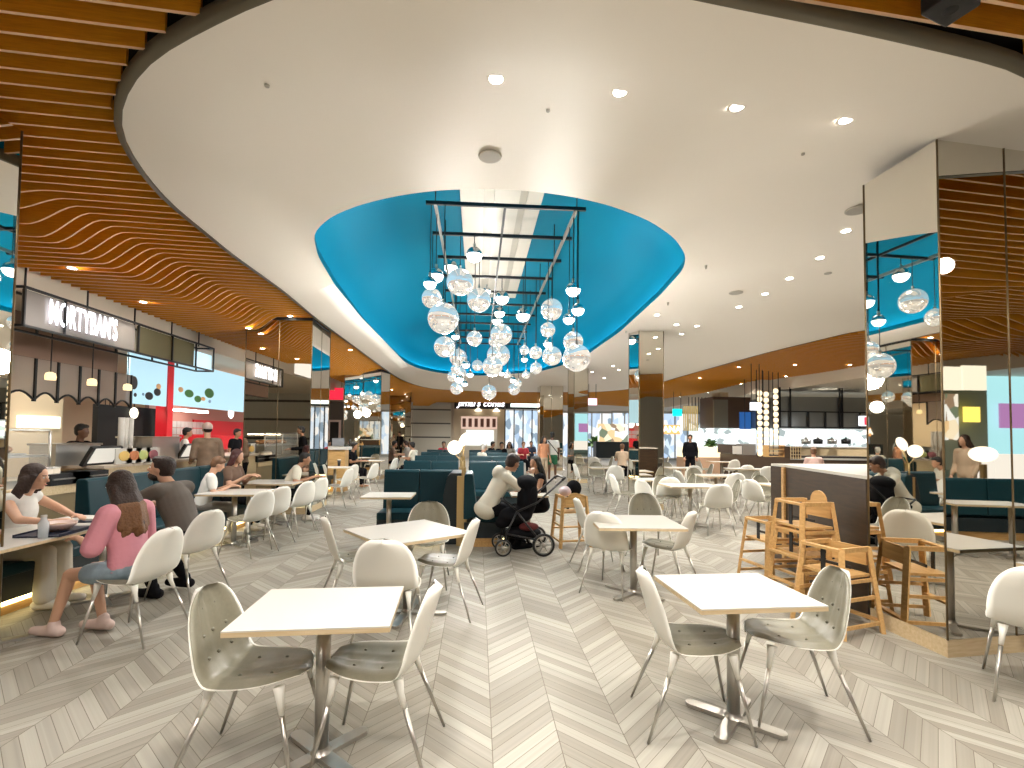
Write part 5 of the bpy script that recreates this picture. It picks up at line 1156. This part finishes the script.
# man in cream hoodie
figure('man in a cream hoodie leaning on the table beside the stroller', 0.14, 7.02, 72, sit(0.50, hood=True, hp=-22, hy=-20, elL=(-0.26, 0.42, 0.78), elR=(0.30, 0.40, 0.80), wrL=(-0.08, 0.66, 0.80), wrR=(0.16, 0.58, 0.98), hdR=(-0.4, 0.3, 1), hipz=0.56, curl=1.2), SKIN2, (CREAM, 'long'), (BLKC, 'long'), BLKC, (HAIRB, 'short'), 0.012, s=1.08)
p = at(538, 470, 7.6)
figure('girl with dark hair and a hair band sitting behind the stroller', p.x+0.08, 7.72, -95, sit(0.1, hp=-5, hy=-40), SKIN2, (BLKC, 'none'), (BLKC, 'long'), BLKC, (HAIRK, 'long'), 0.014, s=0.97)
c = at(524, 493, 7.35)
table('white booth table between the man in the hoodie and girl', c.x+0.08, 7.45, 0.55, 0.5, 0)
# standing man in green shorts and companion
p = fl(552, 483)
def bag(t, H, V):
    mb_ = MB(); mb_.tube([(-0.16, -0.13, 1.44), (0.0, -0.16, 1.25), (0.2, -0.12, 1.0)], 0.014, 6).tube([(-0.16, 0.13, 1.44), (0.0, 0.15, 1.25), (0.2, 0.12, 1.0)], 0.014, 6); mb_.build('shoulder_strap', BLKC, t)
figure('man in a white t-shirt and green shorts standing with his back turned', p.x, p.y, 5, stand(0.02), SKIN3, (WHC, 'short'), (GRNC, 'short'), SHW, (HAIRK, 'short'), 0.018, s=1.02, extra=bag)
p = fl(541, 482)
figure('person in an orange top walking left of the man in green shorts', p.x, p.y-0.6, 160, stand(0.03), SKIN2, (ORC, 'none'), (BEIGE, 'long'), SHW, (HAIRK, 'long'), 0.018, s=0.93)
p = fl(680.5, 480)
figure('person dressed in black standing by the cream display case', p.x, min(p.y, 17.5), 200, stand(0.03), SKIN2, (BLKC, 'long'), (BLKC, 'long'), BLKC, (HAIRK, 'short'), 0.02)
# seated crowd in the booths and far tables
crowd = [(480, 444, 15.2, 'old man with white hair sitting in the right half of the booths', CREAM, HAIRG, SKIN1, 60), (444, 443, 20.5, 'person in a red top in the far left booths', REDC, HAIRK, SKIN2, 180), (416, 441, 17.2, 'person in a cream top leaning over a far left table', CREAM, HAIRK, SKIN2, -70),
         (501, 438, 19.9, 'person in black far behind the old man with white hair', BLKC, HAIRK, SKIN2, 170), (510, 436, 20.6, 'woman with long dark hair and grey top at the far booths', GRYC, HAIRB, SKIN2, 190), (523, 440, 21.5, 'person in a pink and red top sitting far behind the stroller', REDC, HAIRL, SKIN1, 175), (490, 437, 21.2, 'person in dark clothes in the farthest right booth', BLKC, HAIRK, SKIN2, 120),
         (531, 440, 24, 'person in a dark top sitting beside the far glass shopfront', NAVY, HAIRK, SKIN2, 180), (622, 450, 17.5, 'person with blond hair bent over a table left of the narrow column', BEIGE, HAIRL, SKIN1, 20), (814, 449, 13.5, 'person in a pale pink shirt sitting at the serving counter', mat('pale_pink_cloth', (0.7, 0.48, 0.42), 0.8), HAIRL, SKIN1, 30),
         (350, 441, 15.4, 'person in dark clothes near the laptop stand at left', BLKC, HAIRK, SKIN2, 100), (326, 436, 19.5, 'person in a red shirt seated far behind the first left column', REDC, HAIRK, SKIN2, 120), (391, 437, 20.0, 'person in brown far off by the slim left column', BRN, HAIRK, SKIN2, 80), (409, 438, 20.8, 'person in a pale shirt beside the one in brown far off', GRYC, HAIRB, SKIN1, -80)]
for (px, py, Y, lab, top, hr_, sk, hd_) in crowd:
    p = at(px, py, Y); figure(lab, p.x, Y, hd_, sit(0.15), sk, (top, 'short'), (BLKC, 'long'), None, (hr_, 'long' if 'long' in lab else 'short'), 0.022, face=False, s=1.03)
# ------------------------------------------------------------------ stroller
def stroller(x, y, rz):
    t = thing('stroller', 'black stroller with big spoked wheels in the centre aisle', 'stroller', (x, y, 0), math.radians(rz))
    F = BMET; FB = mat('stroller_fabric', (0.007, 0.007, 0.009), 0.85, spec=0.1); 
    def wheel(cx, cy, r):
        w = MB(); w.lathe((0, 0, 0), [(r*0.80, -0.02), (r*0.97, -0.022), (r, 0), (r*0.97, 0.022), (r*0.80, 0.02), (r*0.80, -0.02)], 28)
        w.v = [(cx+a, cy+c_, r+b) for a, b, c_ in w.v]; wo = w.build('wheel', mat('tyre_black', (0.015, 0.015, 0.015), 0.7), t)
        h = MB(); h.lathe((0, 0, 0), [(r*0.70, -0.012), (r*0.80, -0.014), (r*0.80, 0.014), (r*0.70, 0.012), (r*0.70, -0.012)], 28); h.lathe((0, 0, 0), [(0.0001, -0.03), (0.03, -0.03), (0.03, 0.03), (0.0001, 0.03)], 12)
        h.v = [(a, c_, b) for a, b, c_ in h.v]
        for k in range(6): a = 2*PI*k/6; h.bar((0.02*math.cos(a), 0, 0.02*math.sin(a)), (r*0.74*math.cos(a), 0, r*0.74*math.sin(a)), 0.014, 0.012)
        h.v = [(cx+a, cy+b, r+c_) for a, b, c_ in h.v]; h.build('spokes', STEEL, wo)
    for sy in (-1, 1): wheel(0.24, sy*0.28, 0.155); wheel(-0.30, sy*0.22, 0.115)
    fr = MB()
    for sy in (-0.24, 0.24):
        fr.tube([(0.24, sy, 0.155), (0.02, sy, 0.42), (-0.12, sy, 0.60)], 0.014, 8).tube([(-0.30, sy*0.9, 0.115), (-0.26, sy*0.9, 0.30), (-0.12, sy, 0.60)], 0.014, 8).tube([(-0.26, sy*0.9, 0.30), (0.24, sy, 0.20)], 0.012, 8).tube([(-0.12, sy, 0.60), (0.16, sy, 0.72), (0.50, sy, 1.02)], 0.014, 8)
    fr.tube([(0.24, -0.28, 0.155), (0.24, 0.28, 0.155)], 0.012, 8); fr.build('frame', F, t)
    h = MB(); h.tube([(0.50, -0.24, 1.02), (0.55, -0.2, 1.05), (0.55, 0.2, 1.05), (0.50, 0.24, 1.02)], 0.018, 8); h.build('handle', BMET, t)
    s = MB(); s.ell((-0.10, 0, 0.52), (0.24, 0.20, 0.12), 16, 10); s.ell((0.06, 0, 0.76), (0.145, 0.20, 0.30), 16, 12, rot=Euler((0, 0.1, 0)).to_matrix()); cap(s, (-0.3, 0, 0.42), (-0.1, 0, 0.5), 0.09, 0.12); remesh(s, 'seat', FB, t, 0.02)
    s = MB(); s.ell((0.05, 0, 0.97), (0.15, 0.21, 0.11), 18, 12); cap(s, (0.05, -0.14, 0.98), (0.05, -0.15, 0.66), 0.06, 0.05); cap(s, (0.05, 0.14, 0.98), (0.05, 0.15, 0.66), 0.06, 0.05); remesh(s, 'canopy', FB, t, 0.02)
    MB().tube([(-0.12, -0.22, 0.62), (-0.30, -0.20, 0.74), (-0.30, 0.20, 0.74), (-0.12, 0.22, 0.62)], 0.014, 8).build('bumper_bar', BMET, t)
    b = MB(); b.ell((0.0, 0, 0.27), (0.27, 0.17, 0.09), 16, 10); remesh(b, 'basket', FB, t, 0.02)
    MB().ell((0.06, -0.15, 0.38), (0.14, 0.05, 0.06), 12, 8).build('red_cloth', mat('dark_red_cloth', (0.10, 0.012, 0.012), 0.8), t)
    return t
p = fl(524, 556); stroller(p.x, p.y+0.22, 4)
p = fl(560, 546); t = thing('shoulder_bag', 'black and pink bag lying on the high chair by the stroller', 'bag', (fl(572, 546).x-0.02, fl(572, 546).y+0.1, 0.72))
m_ = MB(); m_.ell((0.06, 0, 0.12), (0.12, 0.11, 0.13), 14, 10); remesh(m_, 'black_body', BLKC, t, 0.02); m_ = MB(); m_.ell((-0.07, -0.03, 0.08), (0.11, 0.09, 0.08), 14, 10); remesh(m_, 'pink_cloth', mat('pale_pink_bag', (0.72, 0.58, 0.62), 0.8), t, 0.02)
# ------------------------------------------------------------------ things on the tables
def onz(px, py, z=0.745): return fl(px, py, z)
LX, LY = -3.82, 4.42
t = thing('food_tray', 'dark tray with a bowl on the long left table before the pink blouse', 'tray', (-3.62, 4.55, 0.746), 0.1); MB().bb(-0.17, 0.17, -0.24, 0.24, 0, 0.012).bb(-0.17, -0.16, -0.24, 0.24, 0.012, 0.025).bb(0.16, 0.17, -0.24, 0.24, 0.012, 0.025).build('tray', mat('navy_tray', (0.02, 0.025, 0.05), 0.4), t)
t = thing('food_bowl', 'pale pink bowl of food standing on the dark tray at left', 'bowl', (-3.62, 4.55, 0.76)); MB().lathe((0, 0, 0), [(0.0001, 0), (0.07, 0), (0.125, 0.05), (0.13, 0.07), (0.12, 0.068), (0.068, 0.012), (0.0001, 0.01)], 24).build('bowl', mat('pink_bowl', (0.70, 0.52, 0.47), 0.4), t); MB().ell((0, 0, 0.03), (0.10, 0.10, 0.03), 14, 8).build('food', mat('food_brown', (0.45, 0.25, 0.12), 0.7, noise=0.5, nscale=50), t)
t = thing('water_bottle', 'small clear plastic cup on the near end of the left table', 'cup', tuple(onz(43, 538)[:2])+(0.746,)); MB().lathe((0, 0, 0), [(0.0001, 0), (0.032, 0), (0.036, 0.12), (0.02, 0.15), (0.02, 0.17), (0.0001, 0.17)], 16).build('cup', mat('cup_clear', (0.80, 0.86, 0.90), 0.15, alpha=0.7), t); MB().lathe((0, 0, 0.17), [(0.021, 0), (0.021, 0.015), (0.0001, 0.016)], 12).build('lid', LWHT, t)
t = thing('paper_wrapper', 'crumpled white paper wrapper on the left table by the woman', 'wrapper', (-3.98, 4.25, 0.746)); m_ = MB()
for k in range(12): a = k*0.52; m_.ell((0.06*math.cos(a), 0.09*math.sin(a), 0.02+0.01*(k % 3)), (0.05, 0.04, 0.015), 8, 5, rot=Euler((0.3*(k % 2), 0.4*((k+1) % 2), a)).to_matrix())
remesh(m_, 'paper', WHC, t, 0.008, 1)
for i, (dx, dy, lab) in enumerate([(0.12, 0.72, 'second dark tray at the far end of the long left table')]):
    t = thing('food_tray', lab, 'tray', (LX+dx, LY+dy, 0.746), 0.05); MB().bb(-0.17, 0.17, -0.13, 0.13, 0, 0.012).build('tray', mat('navy_tray'), t); MB().bb(-0.10, 0.10, -0.08, 0.08, 0.012, 0.03).build('napkin', WHC, t)
for i, (px, py, lab) in enumerate([(339, 464, 'small dark jar on the table beyond the first left column'), (371, 455, 'tall white paper cup before the second left column'), (376, 456, 'second tall white paper cup beside the first, far left tables'), (404, 446.5, 'pale cup on the far table where a person in cream leans')]):
    q_ = fl(px, py+2, 0.745); t = thing('paper_cup', lab, 'cup', (q_.x, q_.y, 0.746)); MB().lathe((0, 0, 0), [(0.0001, 0), (0.035, 0), (0.05, 0.16), (0.0001, 0.16)], 14).build('cup', BMET if i == 0 else LWHT, t); MB().lathe((0, 0, 0.16), [(0.053, 0), (0.05, 0.015), (0.0001, 0.016)], 14).build('lid', TAN, t)
# laptop stand at left
Yp = 14.2; c = at(335, 450, Yp)
t = thing('order_stand', 'oak order stand with a white top before the second left column', 'stand', (c.x, Yp, 0)); MB().bb(-0.28, 0.28, 0, 0.4, 0, 1.18).build('body', OAK, t); MB().bb(-0.36, 0.36, -0.06, 0.46, 1.18, 1.26).build('top', LWHT, t)
t = thing('laptop', 'open grey laptop on the oak order stand', 'laptop', (c.x, Yp+0.05, 1.262)); MB().bb(-0.17, 0.17, 0, 0.24, 0, 0.02).build('keyboard', STEEL, t); MB().bb(-0.17, 0.17, 0.24, 0.26, 0.0, 0.24).build('lid', mat('laptop_grey', (0.25, 0.26, 0.28), 0.4), t)
c = at(331, 405, 24)
t = thing('info_totem', 'dark tall panel with a white lamp behind the oak order stand', 'totem', (c.x+0.2, 24, 0)); MB().bb(-0.5, 0.5, 0, 0.15, 0, 3.2).build('panel', DGREY, t); MB().bb(-0.3, 0.3, -0.06, 0, 0.9, 2.3).build('frame', SSTEEL, t); MB().bb(-0.2, 0.2, -0.08, -0.06, 1.0, 2.2).build('dark_pane', BLACK, t)
panel('red_sign', 'red lit sign with white lettering band right of the first left column', 'sign', 328, 388, 343, 399.5, 21, glow('red_sign', (0.8, 0.02, 0.05), 1.1), 0.08)
# ------------------------------------------------------------------ what the right mirror shows (behind the viewer)
def mir(px, py, Yv, z=None):
    p = at(px, py, Yv); n = Vector((v2.y, -v2.x, 0)); d = (p-B).dot(n); q = p-n*2*d; return Vector((q.x, q.y, p.z if z is None else z))
def mpanel(name, label, cat, x0, y0, x1, y1, Yv, m, th=0.06):
    a = mir(x0, y1, Yv); b = mir(x1, y0, Yv); d = Vector((b.x-a.x, b.y-a.y, 0)); L = d.length; z0, z1 = sorted((a.z, b.z))
    o = MB().bb(0, L, -th/2, th/2, 0, z1-z0).build(name, m); o.location = (a.x, a.y, z0); o.rotation_euler = (0, 0, math.atan2(d.y, d.x)); tag(o, label, cat); return o
a = mir(940, 482, 7.7); b = mir(1075, 486, 7.3)
bench_straight('navy banquette behind the viewer, seen only in the right mirrored column', b.x, b.y, a.x, a.y, 1, 1.0, seams=3)
a = mir(950, 505, 6.6); b = mir(1016, 512, 6.4)
table('long white table before the navy banquette, seen only in the right mirror', (a.x+b.x)/2, (a.y+b.y)/2, 1.0, 0.55, math.degrees(math.atan2(a.y-b.y, a.x-b.x)), poles=((-0.35, 0), (0.35, 0)))
mpanel('menu_board', 'cream lit menu panel above a shop, seen in the right mirror', 'menu board', 962, 366, 985, 390, 11.5, glow('mirror_menu', (1, 0.93, 0.75), 1.0))
mpanel('menu_board', 'narrow cream lit menu panel left of the wide one, seen in the right mirror', 'menu board', 944, 367, 960, 390, 11.5, glow('mirror_menu', (1, 0.93, 0.75), 1.0))
mpanel('shop_wall', 'sage green shop wall seen in the right mirror', 'shop wall', 944, 390, 985, 470, 13.4, mat('sage_wall', (0.28, 0.32, 0.24), 0.6), 0.1)
mpanel('yellow_sign', 'yellow lit stroke sign on the sage wall in the right mirror', 'sign', 964, 407, 979, 422, 13.1, glow('yellow_sign', (1, 0.75, 0.15), 1.4))
mpanel('pale_strip_sign', 'pale patterned strip sign at the left of the sage wall in the mirror', 'sign', 946, 394, 957, 440, 13.1, PIC_WARM)
mpanel('cyan_wall', 'cyan lit wall with a purple stripe, seen in the right mirror', 'wall panel', 986, 374, 1100, 462, 14, glow('cyan_wall', (0.42, 0.80, 0.90), 1.0), 0.1)
mpanel('purple_band', 'purple band across the cyan wall in the right mirror', 'wall panel', 1000, 405, 1100, 428, 13.8, glow('purple_band', (0.45, 0.22, 0.50), 0.9))
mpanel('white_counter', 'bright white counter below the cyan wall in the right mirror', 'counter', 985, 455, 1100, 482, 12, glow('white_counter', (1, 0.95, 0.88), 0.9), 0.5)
q_ = mir(967, 470, 9.4); figure('woman with long dark hair in a beige dress, seen only in the right mirror', q_.x, q_.y, -100, stand(), SKIN1, (BEIGE, 'long'), (BEIGE, 'wide'), SHW, (HAIRB, 'long'), 0.02)
q_ = mir(983, 455, 8.2, 0); t = thing('globe_lamp', 'brass lamp with an oval glowing globe by the navy banquette in the mirror', 'lamp', (q_.x, q_.y, 0)); MB().bb(-0.05, 0.05, -0.03, 0.03, 0, 1.2).build('post', BRASS, t); MB().ell((0, 0, 1.38), (0.20, 0.20, 0.14), 18, 12).build('globe', GLOBE, t)
